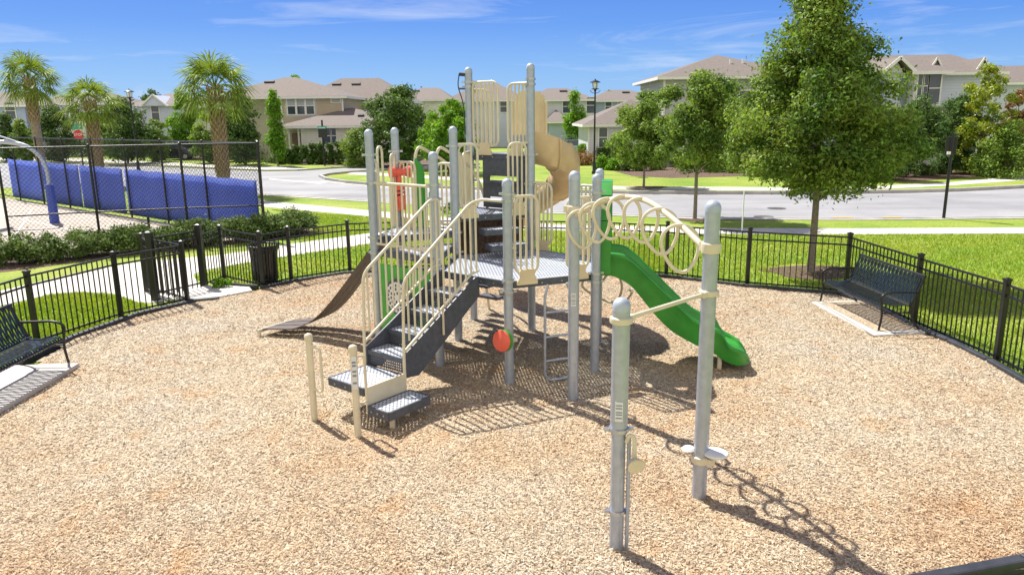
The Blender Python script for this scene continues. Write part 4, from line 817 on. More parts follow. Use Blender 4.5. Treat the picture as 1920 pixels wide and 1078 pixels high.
for k in FP: fpost(k, *((.06, 1.42) if k in ('G1', 'G2') else ()))
for a, b in (('z0', 'z1'), ('z1', 'z2'), ('z2', 'A'), ('A', 'B'), ('B', 'C'), ('C', 'D'), ('D', 'G1'), ('G2', 'F'), ('F', 'G'), ('G', 'H'), ('H', 'I'), ('I', 'J'), ('J', 'K'), ('K', 'L2'), ('L2', 'L'), ('L', 'M'), ('M', 'N'), ('N', 'O'), ('O', 'Q'), ('Q', 'S'), ('S', 'T')): fpanel(a, b)
gate = fpanel('G1', 'G2', 1.32, 'gate', fence, .14); mb = MB(); gA = Vector(FP['G2']) - (Vector(FP['G2']) - Vector(FP['G1'])).normalized() * .12
mb.box((gA.x, gA.y, 1.06), (.07, .08, .14), .9); mb.tube([(gA.x, gA.y, 1.10), (gA.x, gA.y, 1.36)], .015, 8); mb.build('latch', 'black_paint', gate)
# plastic border timbers
border = thing('play_area_border', 'low black plastic border timbers holding the mulch around the play area', 'border edging', (0, 0, 0))
BL1 = [(-6.5, 7.9), (-7.62, 10.95), (-7.58, 12.35), (-7.2, 13.9), (-6.5, 14.92), (-6.08, 15.1)]; BL2 = [(-5.55, 16.08), (-5.38, 16.22), (-5.0, 16.72), (-3.98, 17.58), (-1.95, 17.98), (0.1, 17.84), (1.93, 17.48), (3.5, 16.82), (5.03, 15.74), (6.72, 14.92), (6.98, 13.9), (6.94, 12.6), (7.08, 11.6), (7.1, 10.6), (7.0, 9.0), (6.6, 7.6), (5.6, 6.0), (4.2, 5.50), (3.0, 5.20)]
BL1[0] = (-7.66, 10.9); BL1 = BL1[:1] + BL1[2:]
for L_ in (BL1, BL2):
    for a, b in zip(L_, L_[1:]):
        n = max(1, round((Vector(b) - Vector(a)).length / 1.3))
        for k in range(n):
            p, q = lerp2(a, b, k / n), lerp2(a, b, (k + 1) / n); d = (Vector(q) - Vector(p)).normalized() * .006; mb = MB()
            mb.bar((p[0] + d.x, p[1] + d.y, .05), (q[0] - d.x, q[1] - d.y, .05), .11, .13); mb.build('border_timber', 'black_plastic', border, bevel=.02)
mb = MB(); mb.plate([(-6.75, 16.42, .10), (-5.6, 16.06, .02), (-5.6, 16.06, .14), (-6.75, 16.42, .15)], (.3, .95, 0), .05); mb.build('ramp_edge', 'black_plastic', border)
# ------------------------------------------------------------------ benches
def make_bench(label):
    b = thing('park_bench', label, 'bench', (0, 0, 0), 0, 'black metal park benches'); LB = 2.08; P = []
    # profile across the seat, facing -x: front roll, seat, back
    prof = [(-.335, .37), (-.35, .40), (-.33, .435), (-.28, .445), (-.16, .425), (-.02, .41), (.12, .42), (.17, .45), (.21, .52), (.27, .68), (.315, .82), (.335, .90), (.36, .925)]
    def straps(pr, name):
        mb = MB(); n = 34
        for k in range(n):
            y = -LB / 2 + .05 + (LB - .1) * (k + .5) / n
            for i in range(len(pr) - 1):
                wob = .007 if k % 2 == 0 else -.007
                yo = lambda j: wob * math.sin(j * 2.2)
                (x0, z0_), (x1, z1_) = pr[i], pr[i + 1]; mb.add([(x0, y - .018 + yo(i), z0_), (x0, y + .018 + yo(i), z0_), (x1, y + .018 + yo(i + 1), z1_), (x1, y - .018 + yo(i + 1), z1_)], [(0, 1, 2, 3)])
        o = mb.build(name, 'bench_coat', b, local=True); so_ = o.modifiers.new('thick', 'SOLIDIFY'); so_.thickness = .006; return o
    sp_ = [(p.x, p.y) for p in spline([(x, z, 0) for x, z in prof[:7]], 2)]; straps(sp_, 'seat')
    sp_ = [(p.x, p.y) for p in spline([(x, z, 0) for x, z in prof[6:]], 2)]; straps(sp_, 'backrest')
    for nm, (x, z) in (('front_rail', (-.345, .395)), ('seat_rail', (.14, .425)), ('top_rail', (.365, .925))):
        mb = MB(); mb.tube([(x, -LB / 2, z), (x, LB / 2, z)], .017 if nm != 'top_rail' else .021, 10); mb.build(nm, 'black_paint', b, smooth=50, local=True)
    for s in (-1, 1):
        y = s * (LB / 2 - .02); yo = s * (LB / 2)
        mb = MB(); mb.tube(spline([(.37, y, .925), (.30, y, .72), (.19, y, .46), (.20, y, .28), (.26, y, .13), (.36, y, .01)], 5), .019, 10); mb.build('leg', 'black_paint', b, smooth=50, local=True)
        mb = MB(); mb.tube(fillet([(.265, yo, .655), (-.24, yo, .665), (-.385, yo, .60), (-.345, yo, .41), (-.325, yo, .25), (-.36, yo, .01)], .10, 5), .019, 10); mb.build('armrest', 'black_paint', b, smooth=50, local=True)
        mb = MB(); mb.tube([(-.33, y, .30), (.20, y, .30)], .014, 8); mb.build('side_brace', 'black_paint', b, smooth=50, local=True)
    return b
b1 = make_bench('black slatted metal bench standing on a concrete pad beside the right side of the fence'); b1.location = (6.50, 13.24, .08); b1.rotation_euler = (0, 0, R(4))
b1['label'] = 'black metal slat bench on a mulched concrete pad, wholly in view behind the green slide'
b2 = copy_tree(b1); b2.location = (-7.07, 9.72, .13); b2.rotation_euler = (0, 0, R(180)); b2['label'] = 'black slatted bench cut off by the left edge of the photo, on a raised pad'
# ------------------------------------------------------------------ litter bin
bin_ = thing('litter_bin', 'round black slatted metal litter bin just outside the fence by the gate', 'litter bin', (-5.72, 16.98, 0)); bx_, by_ = -5.72, 16.98
mb = MB()
for k in range(30):
    a = 2 * math.pi * k / 30; ca, sa = math.cos(a), math.sin(a)
    pr = [(.27, .05), (.29, .12), (.29, .5), (.31, .72), (.35, .86)]
    for (r0_, z0_), (r1_, z1_) in zip(pr, pr[1:]): mb.bar((bx_ + ca * r0_, by_ + sa * r0_, z0_), (bx_ + ca * r1_, by_ + sa * r1_, z1_), .042, .008, up=(ca, sa, 0))
mb.build('slats', 'bench_coat', bin_)
for r_, z in ((.355, .87), (.285, .10)):
    mb = MB(); mb.tube([(bx_ + r_ * math.cos(a), by_ + r_ * math.sin(a), z) for a in [k * math.pi / 16 for k in range(32)]], .016, 8, closed=True); mb.build('rim', 'black_paint', bin_, smooth=60)
mb = MB(); mb.lathe((bx_, by_, 0), [(.001, .06), (.25, .06), (.25, .80), (.24, .80), (.24, .08), (.001, .08)], 24); mb.build('liner', 'black_paint', bin_, smooth=40)
# ------------------------------------------------------------------ chain-link court fence
clf = thing('chain_link_fence', 'tall black chain-link fence around the basketball court', 'fence', (CC[0], CC[1], 0)); CHH = 3.0
nearP = [(CC[0] + near_dir.x * 2.83 * k, CC[1] + near_dir.y * 2.83 * k) for k in range(4)]; farP = [CC] + [(CC[0] + far_dir.x * (.4 + 2.85 * k), CC[1] + far_dir.y * (.4 + 2.85 * k)) for k in range(1, 9)]
nearP[1] = (at(339, 300, 23.0)[0], 23.0); nearP[2] = (at(168, 300, 22.3)[0], 22.3); nearP[3] = (at(-5, 300, 21.4)[0], 21.4)
def cpost(p, r=.035):
    mb = MB(); mb.cyl(p, r, -.1, CHH + .02, 10); o = mb.build('post', 'black_paint', clf, smooth=50); mc = MB(); mc.lathe((p[0], p[1], CHH + .02), [(r + .008, -.03), (r + .008, .01), (.001, .04)], 10); mc.build('cap', 'black_paint', o)
for i, p in enumerate(nearP): cpost(p, .048 if i == 0 else .038)
for p in farP[1:]: cpost(p)
def crails(P, zs):
    for a, b in zip(P, P[1:]):
        for z in zs: mb = MB(); mb.tube([(*a, z), (*b, z)], .024, 8); mb.build('rail', 'black_paint', clf, smooth=50)
crails(nearP, (CHH - .03, 1.05)); crails(farP, (CHH - .03, .12))
def weave(a, b, z0, z1, pitch_, r):
    A, B = Vector(a), Vector(b); d = B - A; L = d.length; d /= L; H = z1 - z0; segs = []
    k = -H
    while k < L:
        for sgn in (1, -1):
            s0_, s1_ = (k, k + H); za, zb = (z0, z1) if sgn > 0 else (z1, z0)
            if s0_ < 0: za += (zb - za) * (-s0_) / H; s0_ = 0
            if s1_ > L: zb = za + (zb - za) * (L - s0_) / max(1e-6, (s1_ - s0_)); s1_ = L
            if s1_ - s0_ > .02: segs.append(((A.x + d.x * s0_, A.y + d.y * s0_, za), (A.x + d.x * s1_, A.y + d.y * s1_, zb)))
        k += pitch_
    n3 = Vector((d.y, -d.x, 0)); vs = []; fs_ = []
    for p, q in segs:
        p, q = Vector(p), Vector(q); t_ = (q - p).normalized(); u = t_.cross(n3) * r; w3 = n3 * r; n0 = len(vs)
        vs += [p + u, p - u * .5 + w3, p - u * .5 - w3, q + u, q - u * .5 + w3, q - u * .5 - w3]; fs_ += [(n0, n0 + 1, n0 + 4, n0 + 3), (n0 + 1, n0 + 2, n0 + 5, n0 + 4), (n0 + 2, n0, n0 + 3, n0 + 5)]
    mb = MB(); mb.v = vs; mb.f = fs_; return mb.build('wire_mesh', 'black_paint', clf)
for a, b in zip(nearP, nearP[1:]): weave(a, b, .04, CHH - .04, .125, .0042)
for a, b in zip(farP[:6], farP[1:7]): weave(a, b, .1, CHH - .04, .16, .0042)
# blue windscreens hung on the inside of the far fence
wn3 = Vector((far_dir.y, -far_dir.x)) * -.07
for i, (s0_, s1_, lab) in enumerate(((.35, 9.3, 'long blue fabric windscreen on the court fence, nearest the black corner post'), (9.5, 13.4, 'blue fabric windscreen on the court fence, seen right behind the basketball post'), (13.5, 17.4, 'blue fabric windscreen on the court fence, near the left edge of the photo'), (17.5, 21.5, 'blue fabric windscreen farthest along the court fence, at the left edge of the photo'))):
    mb = MB(); n = int((s1_ - s0_) / .22); vs = []
    for k in range(n + 1):
        s = s0_ + (s1_ - s0_) * k / n; sag = .03 * abs(math.sin(s * 1.9)); zt, zb = 1.82 - sag + .006 * s, .10 + sag + (.10 if s < .6 else 0)
        bul = .010 * math.sin(s * 2.3) + .006 * math.sin(s * 5.1)
        for j in range(5): z = zb + (zt - zb) * j / 4; vs.append((CC[0] + far_dir.x * s - wn3.x * (1 + bul * 8 * math.sin(j * math.pi / 4)), CC[1] + far_dir.y * s - wn3.y * (1 + bul * 8 * math.sin(j * math.pi / 4)), z))
    mb.add(vs, [(k * 5 + j, k * 5 + j + 1, (k + 1) * 5 + j + 1, (k + 1) * 5 + j) for k in range(n) for j in range(4)]); o = mb.build('windscreen', 'screen_cloth', None, smooth=60)
    so_ = o.modifiers.new('thick', 'SOLIDIFY'); so_.thickness = .004; tag(o, lab, 'windscreen', 'blue windscreens on the court fence')
# basketball post
bpz = thing('basketball_post', 'silver gooseneck basketball post with blue pad around its base, standing on the court', 'basketball post', (-17.06, 27.79, 0)); px_, py_ = -17.06, 27.79
bdv = Vector((-.85, -.1)).normalized()
mb = MB(); mb.tube(spline([(px_, py_, -.1), (px_, py_, 1.3), (px_ - .02, py_, 2.0), (px_ + bdv.x * .18, py_ + bdv.y * .18, 2.45), (px_ + bdv.x * .6, py_ + bdv.y * .6, 2.83), (px_ + bdv.x * 1.3, py_ + bdv.y * 1.3, 2.98), (px_ + bdv.x * 2.2, py_ + bdv.y * 2.2, 2.98)], 6), .075, 12); mb.build('pole', 'galv', bpz, smooth=60)
mb = MB(); mb.tube([(px_ + bdv.x * .75, py_ + bdv.y * .75, 2.93), (px_ + bdv.x * 2.1, py_ + bdv.y * 2.1, 3.45)], .03, 8); mb.build('brace', 'galv', bpz, smooth=60)
mb = MB(); mb.cyl((px_, py_), .17, 0.0, 1.42, 8, .15); mb.build('pad', 'blue_pad', bpz)
bc = (px_ + bdv.x * 2.3, py_ + bdv.y * 2.3); mb = MB(); mb.bar((bc[0], bc[1] - .9, 3.3), (bc[0], bc[1] + .9, 3.3), .05, 1.1); bb_ = mb.build('backboard', 'white_trim', bpz); mb = MB(); mb.tube([(bc[0] - .3 + .22 * math.cos(a), bc[1] + .22 * math.sin(a), 2.95) for a in [k * math.pi / 10 for k in range(20)]], .012, 6, closed=True); mb.build('hoop', 'red_plastic', bpz)
mb = MB(); p = gp(282, 445); mb.box((p[0], p[1], .3), (.06, .06, .75)); tag(mb.build('bollard', 'black_paint'), 'short thin black marker post standing in the hedge bed by the court', 'marker post')
# ------------------------------------------------------------------ street lamps, signs, poles
def make_lamp(label):
    o = thing('street_lamp', label, 'street lamp', (0, 0, 0), 0, 'black street lamps'); H = 5.15
    mb = MB(); mb.lathe((0, 0, 0), [(.16, 0), (.16, .12), (.11, .18), (.10, .7), (.07, .8)], 12); mb.build('base', 'black_paint', o, smooth=40, local=True)
    mb = MB(); mb.cyl((0, 0), .06, .7, H, 12, .05); mb.build('pole', 'black_paint', o, smooth=50, local=True)
    mb = MB(); mb.lathe((0, 0, H), [(.05, 0), (.09, .05), (.05, .1), (.24, .14), (.26, .17), (.10, .18)], 12)
    for s in (-1, 1): mb.tube(spline([(s * .05, 0, H - .1), (s * .2, 0, H - .06), (s * .33, 0, H + .08)], 4), .018, 6)
    mb.build('bracket', 'black_paint', o, smooth=40, local=True)
    mb = MB(); mb.cyl((0, 0), .14, H + .18, H + .55, 8, .19); mb.build('lamp_glass', 'lamp_glass', o, local=True)
    mb = MB(); mb.lathe((0, 0, H + .55), [(.34, 0), (.33, .03), (.14, .12), (.05, .14), (.04, .2), (.001, .24)], 12)
    for k in range(4): a = k * math.pi / 2 + .4; mb.tube([(.15 * math.cos(a), .15 * math.sin(a), H + .18), (.20 * math.cos(a), .20 * math.sin(a), H + .56)], .012, 5)
    mb.build('lamp_top', 'black_paint', o, smooth=40, local=True); return o
l1 = make_lamp('tall black street lamp standing between the spiral slide and the bushes across the road'); l1.location = (5.40, 48.8, 0)
l2 = copy_tree(l1); l2.location = (-27.6, 56, 0); l2['label'] = 'black street lamp in front of the far left trees, between two palms'
def sign_pole(name, label, p, h, r, cat): o = thing(name, label, cat, (p[0], p[1], 0)); mb = MB(); mb.cyl(p, r, -.1, h, 10); mb.build('pole', 'black_paint', o, smooth=50); return o
def text(body, size, name, material, parent, pos, rz=0.0, ext=.003):
    c_ = bpy.data.curves.new('t', 'FONT'); c_.body = body; c_.size = size; c_.extrude = ext; c_.align_x = 'CENTER'; c_.align_y = 'CENTER'
    o = bpy.data.objects.new('t', c_); col.objects.link(o); bpy.context.view_layer.update(); me_ = bpy.data.meshes.new_from_object(o.evaluated_get(bpy.context.evaluated_depsgraph_get())); bpy.data.objects.remove(o)
    me_.materials.clear(); q = link_mesh(name, me_, material, parent); q.location = Vector(pos) - base_of(parent); q.rotation_euler = (R(90), 0, rz); return q
# black pole with a sign seen from behind (right)
p = (15.35, 26.35); o = thing('sign_post', 'black post with a dark square sign turned away, at the near side of the road', 'road sign', (p[0], p[1], 0))
mb = MB(); mb.cyl(p, .055, -.1, 2.95, 12, .05); mb.build('pole', 'black_paint', o, smooth=50)
mb = MB(); mb.box((p[0] + .02, p[1] + .09, 2.52), (.36, .03, .62), R(-30)); mb.build('sign_plate', 'vent', o, bevel=.01); mb = MB(); mb.box((p[0] - .1, p[1] - .02, 2.28), (.12, .04, .1)); mb.build('tag_plate', 'white_trim', o)
# street name sign across the road
p = gp(609, 311); o = sign_pole('street_name_sign', 'black post with a teal street name plate in front of the tan house', (p[0], p[1]), 3.55, .07, 'street sign')
q = at(609, 240, p[1]); mb = MB(); mb.box((p[0], p[1] - .08, q[1]), (.72, .03, .26)); pl = mb.build('name_plate', 'street_sign', o, bevel=.01)
mb = MB(); mb.box((p[0] + .02, p[1] - .08, 2.55), (.7, .03, .7)); mb.build('notice_plate', 'vent', o, bevel=.01)
for k, xx_ in enumerate((-.24, -.15, -.06, .04, .13, .22)): mb = MB(); mb.box((p[0] + xx_, p[1] - .1, q[1]), (.055, .006, .09)); mb.build('letter', 'white_trim', pl)
# stop sign, left
Ys = 58; a = at(147, 246, Ys); o = thing('stop_sign', 'red octagonal stop sign under green street name plates beside a palm trunk', 'road sign', (a[0], Ys, 0)); mb = MB(); mb.cyl((a[0], Ys), .05, 0, a[1] + .3, 8); mb.build('pole', 'black_paint', o)
zc = at(147, 253, Ys)[1]
mb = MB(); mb.plate([(a[0] + .38 * math.cos(R(22.5 + 45 * k)), Ys - .08, zc + .38 * math.sin(R(22.5 + 45 * k))) for k in range(8)], (0, 1, 0), .02); so2 = mb.build('sign_plate', 'stop_red', o); text('STOP', .27, 'lettering', 'white_trim', so2, (a[0], Ys - .1, zc))
for dz, rz_ in ((.72, 0), (.50, .5)):
    mb = MB(); mb.box((a[0], Ys - .08, zc + dz), (.75, .03, .19), rz_); mb.build('name_plate', 'street_sign', o)
# thin pale pole by the oak
p = gp(1391, 437); a = at(1395, 365, p[1]); mb = MB(); mb.bar((p[0], p[1], -.05), (a[0], p[1], a[1] + .1), .05, .03); tag(mb.build('marker_pole', 'label'), 'thin pale utility marker pole standing left of the large oak', 'marker pole')
# ------------------------------------------------------------------ parked cars
def make_car(material, label, group=None):
    c_ = thing('parked_car', label, 'car', (0, 0, 0), 0, 'parked cars'); Wc = .88
    def loft(secs, mb):
        S_ = len(secs[0]); vs = [v for s_ in secs for v in s_]; mb.add(vs, [(i * S_ + k, i * S_ + (k + 1) % S_, (i + 1) * S_ + (k + 1) % S_, (i + 1) * S_ + k) for i in range(len(secs) - 1) for k in range(S_)] + [tuple(range(S_ - 1, -1, -1)), tuple((len(secs) - 1) * S_ + k for k in range(S_))])
    mb = MB(); secs = []
    for x, zt, wf in ((-2.2, .62, .80), (-2.1, .80, .9), (-1.3, .95, .98), (-.6, 1.0, 1), (.6, 1.02, 1), (1.5, .98, 1), (2.0, .95, .95), (2.2, .72, .86)):
        y = Wc * wf; secs.append([(x, -y, .32), (x, -y, zt * .75), (x, -y * .9, zt), (x, y * .9, zt), (x, y, zt * .75), (x, y, .32)])
    loft(secs, mb); mb.build('body', material, c_, smooth=35, local=True)
    mb = MB(); secs = []
    for x, z, wf in ((-1.05, 1.0, .84), (-.45, 1.40, .72), (.2, 1.46, .72), (.95, 1.38, .70), (1.65, 1.0, .82)): y = Wc * wf; secs.append([(x, -Wc * .88, .96), (x, -y, z), (x, y, z), (x, Wc * .88, .96)])
    loft(secs, mb); gl = mb.build('windows', 'pane', c_, smooth=30, local=True)
    mb = MB(); mb.box((.25, 0, 1.475), (1.3, 1.2, .03)); mb.build('roof', material, c_, local=True, bevel=.01)
    for x in (-1.4, 1.35):
        for s in (-1, 1):
            mb = MB(); mb.tube([(x, s * (Wc - .18), .33), (x, s * (Wc + .01), .33)], .33, 18); wl = mb.build('wheel', 'tyre', c_, smooth=40, local=True); mb = MB(); mb.tube([(x, s * (Wc + .005), .33), (x, s * (Wc + .025), .33)], .2, 14); mb.build('rim', 'clamp', wl, local=True)
    for s in (-1, 1):
        mb = MB(); mb.box((-2.17, s * .62, .68), (.08, .3, .12)); mb.build('headlight', 'lamp_glass', c_, local=True); mb = MB(); mb.box((2.14, s * .62, .82), (.1, .28, .14)); mb.build('tail_light', 'tail_red', c_, local=True)
    return c_
cA = make_car('car_blue', 'pale blue parked car half hidden behind bushes, beside the white one-storey house'); x_, z_ = at(1080, 275, 70); cA.location = (x_, 70, 0); cA.rotation_euler = (0, 0, R(160))
cB = make_car('car_black', 'black parked car beyond the pale blue one, under the small round tree'); x_, z_ = at(1098, 266, 77); cB.location = (x_, 77, .1); cB.rotation_euler = (0, 0, R(100))
cC = make_car('car_black', 'dark parked car in front of the far left trees, seen through the court fence'); x_, z_ = at(322, 275, 72); cC.location = (x_, 72, 0); cC.rotation_euler = (0, 0, R(8))
# ------------------------------------------------------------------ houses
def house(name, label, x, y, group='two-storey houses across the road'): return thing(name, label, 'house', (x, y, 0), 0, group)
def block(h, x0, x1, y0, y1, z0, z1, mt): mb = MB(); mb.box(((x0 + x1) / 2, (y0 + y1) / 2, (z0 + z1) / 2), (x1 - x0, y1 - y0, z1 - z0)); return mb.build('wall', mt, h)
def hip(h, x0, x1, y0, y1, z, rise, ov=.45, ridge='x', inset=None, gable=False):
    X0, X1, Y0, Y1 = x0 - ov, x1 + ov, y0 - ov, y1 + ov; cy_, cx2 = (Y0 + Y1) / 2, (X0 + X1) / 2
    if ridge == 'x': k = (Y1 - Y0) / 2 if inset is None else inset; k = min(k, (X1 - X0) / 2 - .01); r0_, r1_ = (X0 + k, cy_, z + rise), (X1 - k, cy_, z + rise)
    else: k = (X1 - X0) / 2 if inset is None else inset; k = min(k, (Y1 - Y0) / 2 - .01); r0_, r1_ = (cx2, Y0 + k, z + rise), (cx2, Y1 - k, z + rise)
    c_ = [(X0, Y0, z), (X1, Y0, z), (X1, Y1, z), (X0, Y1, z)]
    mb = MB()
    if ridge == 'x': mb.add(c_ + [r0_, r1_], [(0, 1, 5, 4), (1, 2, 5), (2, 3, 4, 5), (3, 0, 4), (3, 2, 1, 0)])
    else: mb.add(c_ + [r0_, r1_], [(0, 1, 4), (1, 2, 5, 4), (2, 3, 5), (3, 0, 4, 5), (3, 2, 1, 0)])
    ro = mb.build('roof', 'shingle', h); mb = MB()
    for i in range(4):
        a, b = Vector(c_[i]), Vector(c_[(i + 1) % 4]); mb.bar(a - V(0, 0, .11), b - V(0, 0, .11), .10, .20)
    mb.build('fascia', 'white_trim', ro); RI[ro.name] = (X0, X1, Y0, Y1, z, rise); return ro
RI = {}
def window(h, x, y, z, w_, hh, panes=1, blinds=True, wall='x', name='window'):
    """window in a wall facing -y, centre x, z; frame proud of the wall, sash bar half way up"""
    for k in range(panes):
        pw = w_ / panes; cx2 = x - w_ / 2 + pw * (k + .5); mb = MB(); f = .09
        for dx_ in (-1, 1): mb.box((cx2 + dx_ * (pw / 2 - f / 2), y - .03, z), (f, .10, hh))
        for dz in (-1, 0, 1): mb.box((cx2, y - .03, z + dz * (hh / 2 - f / 2)), (pw - 2 * f, .09, f if dz else .06))
        o = mb.build(name, 'white_trim', h); mp_ = MB(); mp_.box((cx2, y - .012, z - hh / 4), (pw - 2 * f, .03, hh / 2 - f)); mp_.build('pane', 'pane', o)
        mp_ = MB(); mp_.box((cx2, y - .012, z + hh / 4), (pw - 2 * f, .03, hh / 2 - f)); mp_.build('pane', 'blind' if blinds else 'pane', o)
def roof_vent(ro, px, t_=.72, w_=.9):
    X0, X1, Y0, Y1, z, rise = RI[ro.name]; Yv = Y0 + t_ * (Y1 - Y0) / 2; mb = MB(); mb.box((XA(px, Yv), Yv, z + t_ * rise + .08), (w_, .4, .16), 0, Matrix.Rotation(math.atan2(rise, (Y1 - Y0) / 2), 3, 'X')); mb.build('vent', 'vent', ro)
def corner_trim(h, x, y, z0, z1, name='corner_trim'): mb = MB(); mb.box((x, y, (z0 + z1) / 2), (.14, .14, z1 - z0)); mb.build(name, 'white_trim', h)
def XA(px, Y, py=240): return at(px, py, Y)[0]
# tan house, left of the frame
Y = 70; hA = house('house', 'tan two-storey house with three upstairs windows and a low white wing', XA(590, Y), Y); EZ = at(590, 181, Y)[1]
xa, xb = XA(531, Y), XA(645, Y); block(hA, xa, xb, Y, Y + 9, 0, EZ, 'siding_tan'); block(hA, XA(395, Y), xa - .003, Y + 2.2, Y + 10.5, 0, EZ - .003, 'siding_cream')
ro = hip(hA, XA(395, Y), xb, Y, Y + 10.5, EZ, at(548, 145, Y + 5)[1] - EZ, inset=6.0); roof_vent(ro, 512, .72)
window(hA, XA(567, Y), Y, at(567, 199, Y)[1], 2.55, 1.65, 3); window(hA, XA(633, Y), Y, at(633, 189, Y)[1], .95, .4, 1, False)
mb = MB(); mb.box((XA(567, Y), Y + .01, at(567, 199, Y)[1]), (2.85, .06, 1.95)); mb.build('window_surround', 'siding_grey', hA)
corner_trim(hA, xa, Y, at(530, 235, Y)[1], EZ - .2, 'downpipe'); corner_trim(hA, xb, Y, 0, EZ - .2)
Y1_ = 66; x0_, x1_ = XA(531, Y1_), XA(745, Y1_); ez = at(600, 236, Y1_)[1]; xw = XA(566, Y1_); block(hA, xw, x1_, Y1_, Y - .01, 0, ez, 'siding_white'); ro = hip(hA, x0_, x1_, Y1_, Y1_ + 10, ez, at(663, 202, Y1_ + 3)[1] - ez, .5, 'x', 5.3); roof_vent(ro, 678, .5, .5)
window(hA, XA(611, Y1_), Y1_, at(611, 255, Y1_)[1], .95, 1.6, 1, False); window(hA, XA(625, Y1_) - .0, Y1_, at(611, 255, Y1_)[1], .6, 1.6, 1, False)
mb = MB(); mb.box((XA(549, Y1_), Y1_ + 2.0, 1.2), (1.4, .1, 2.4)); mb.build('door', 'door_tan', hA)
for px in (533, 541, 559, 565): corner_trim(hA, XA(px, Y1_), Y1_ + .02, 0, ez - .05, 'porch_column')
mb = MB(); mb.box(((x0_ + xw) / 2, Y1_ + 2.6, ez / 2), (xw - x0_, 1.0, ez)); mb.build('porch_wall', 'siding_cream', hA)
# grey two-storey neighbour
Y = 79; hB = house('house', 'grey-sided two-storey house joined behind the tan house, its ridge level with it', XA(700, Y), Y); ez = at(680, 190, Y)[1]; block(hB, XA(610, Y), XA(765, Y), Y, Y + 10, 0, ez, 'siding_grey')
ro = hip(hB, XA(560, Y), XA(765, Y), Y, Y + 10, ez, at(680, 147, Y + 5)[1] - ez, inset=4.0); roof_vent(ro, 636, .72); roof_vent(ro, 672, .72)
def row_house(label, pxa, pxb, Y, pye, pyr, wall, wins=(), low=None, dep=11, vents=()):
    ez = at((pxa + pxb) / 2, pye, Y)[1]; x0_, x1_ = XA(pxa, Y), XA(pxb, Y); h = house('house', label, (x0_ + x1_) / 2, Y); block(h, x0_, x1_, Y, Y + dep, 0, ez, wall)
    ro = hip(h, x0_, x1_, Y, Y + dep, ez, at((pxa + pxb) / 2, pyr, Y + dep / 2)[1] - ez, inset=min(4.5, (x1_ - x0_) * .4))
    for v in vents: roof_vent(ro, v[0] + 6, .68)
    for (px, py, w_, hh, n) in wins: window(h, XA(px, Y), Y, at(px, py, Y)[1], w_, hh, n, False)
    if low:
        pa, pb, pe, pr_, wl = low; ez2 = at((pa + pb) / 2, pe, Y - 4)[1]; xa_, xb_ = XA(pa, Y - 4), XA(pb, Y - 4); block(h, xa_, xb_, Y - 4, Y - .004, 0, ez2, wl); ro2 = hip(h, xa_, xb_, Y - 4, Y + 3, ez2, at((pa + pb) / 2, pr_, Y - 1)[1] - ez2, .4, inset=2.5)
    return h
row_house('two-storey house with low white eaves showing just behind the dark rounded tree', 755, 845, 90, 187, 165, 'siding_white', vents=((776, 167),))
row_house('two-storey house whose roof shows to the left of the tall play posts', 842, 985, 93, 188, 158, 'siding_paleblue', ((980, 200, 1.0, 1.5, 1), (945, 200, 1.0, 1.5, 1)), vents=((862, 163),))
row_house('pale two-storey house with a blue garage wing, right of the tallest play posts', 990, 1110, 88, 187, 166, 'siding_palegrey', ((1107, 198, 1.1, 1.9, 1), (1062, 200, 1.0, 1.6, 1)), (1030, 1062, 228, 206, 'siding_blue'), vents=((1050, 168),))
row_house('blue two-storey house with a small upstairs window, behind the white one-storey house', 1108, 1235, 92, 188, 169, 'siding_blue', ((1166, 193, 1.2, .5, 1), (1140, 200, .9, 1.5, 1)), vents=((1166, 172), (1216, 170)))
# low white house right of the lamp
Y = 60; hD = house('house', 'white one-storey house with one dark sash window, right of the street lamp', XA(1160, Y), Y, 'houses across the road'); ez = at(1140, 233, Y)[1]; x0_, x1_ = XA(1104, Y), XA(1290, Y); block(hD, x0_, x1_, Y, Y + 9, 0, ez, 'siding_palegrey'); hip(hD, x0_, x1_, Y, Y + 9, ez, at(1230, 186, Y + 4)[1] - ez, .5, inset=5.0)
window(hD, XA(1131, Y), Y, at(1131, 258, Y)[1], .80, 1.65, 1, False); corner_trim(hD, x0_, Y, 0, ez - .2)
# large house behind the middle trees
Y = 55; hE = house('house', 'large sage-sided two-storey house behind the two middle street trees', XA(1330, Y), Y); ez = at(1300, 144, Y)[1]; x0_, x1_ = XA(1243, Y), XA(1500, Y); block(hE, x0_, x1_, Y, Y + 10, 0, ez, 'siding_sage'); ro = hip(hE, x0_, x1_, Y, Y + 10, ez, at(1400, 103, Y + 5)[1] - ez, .55, inset=5.5)
for px in (1363, 1386): Yv = Y + 2.6; x_ = XA(px, Yv); z_ = ez + (Yv - Y + .55) / 5.55 * (at(1400, 103, Y + 5)[1] - ez); mb = MB(); mb.cyl((x_, Yv), .09, z_ - .3, z_ + .3, 8); mb.build('vent', 'white_trim', ro)
for px in (1335, 1395): window(hE, XA(px, Y), Y, 4.6, 1.1, 1.5, 1, False)
window(hE, XA(1380, Y), Y, 1.6, 2.0, 1.5, 2, False); corner_trim(hE, x0_, Y, 0, ez - .2)
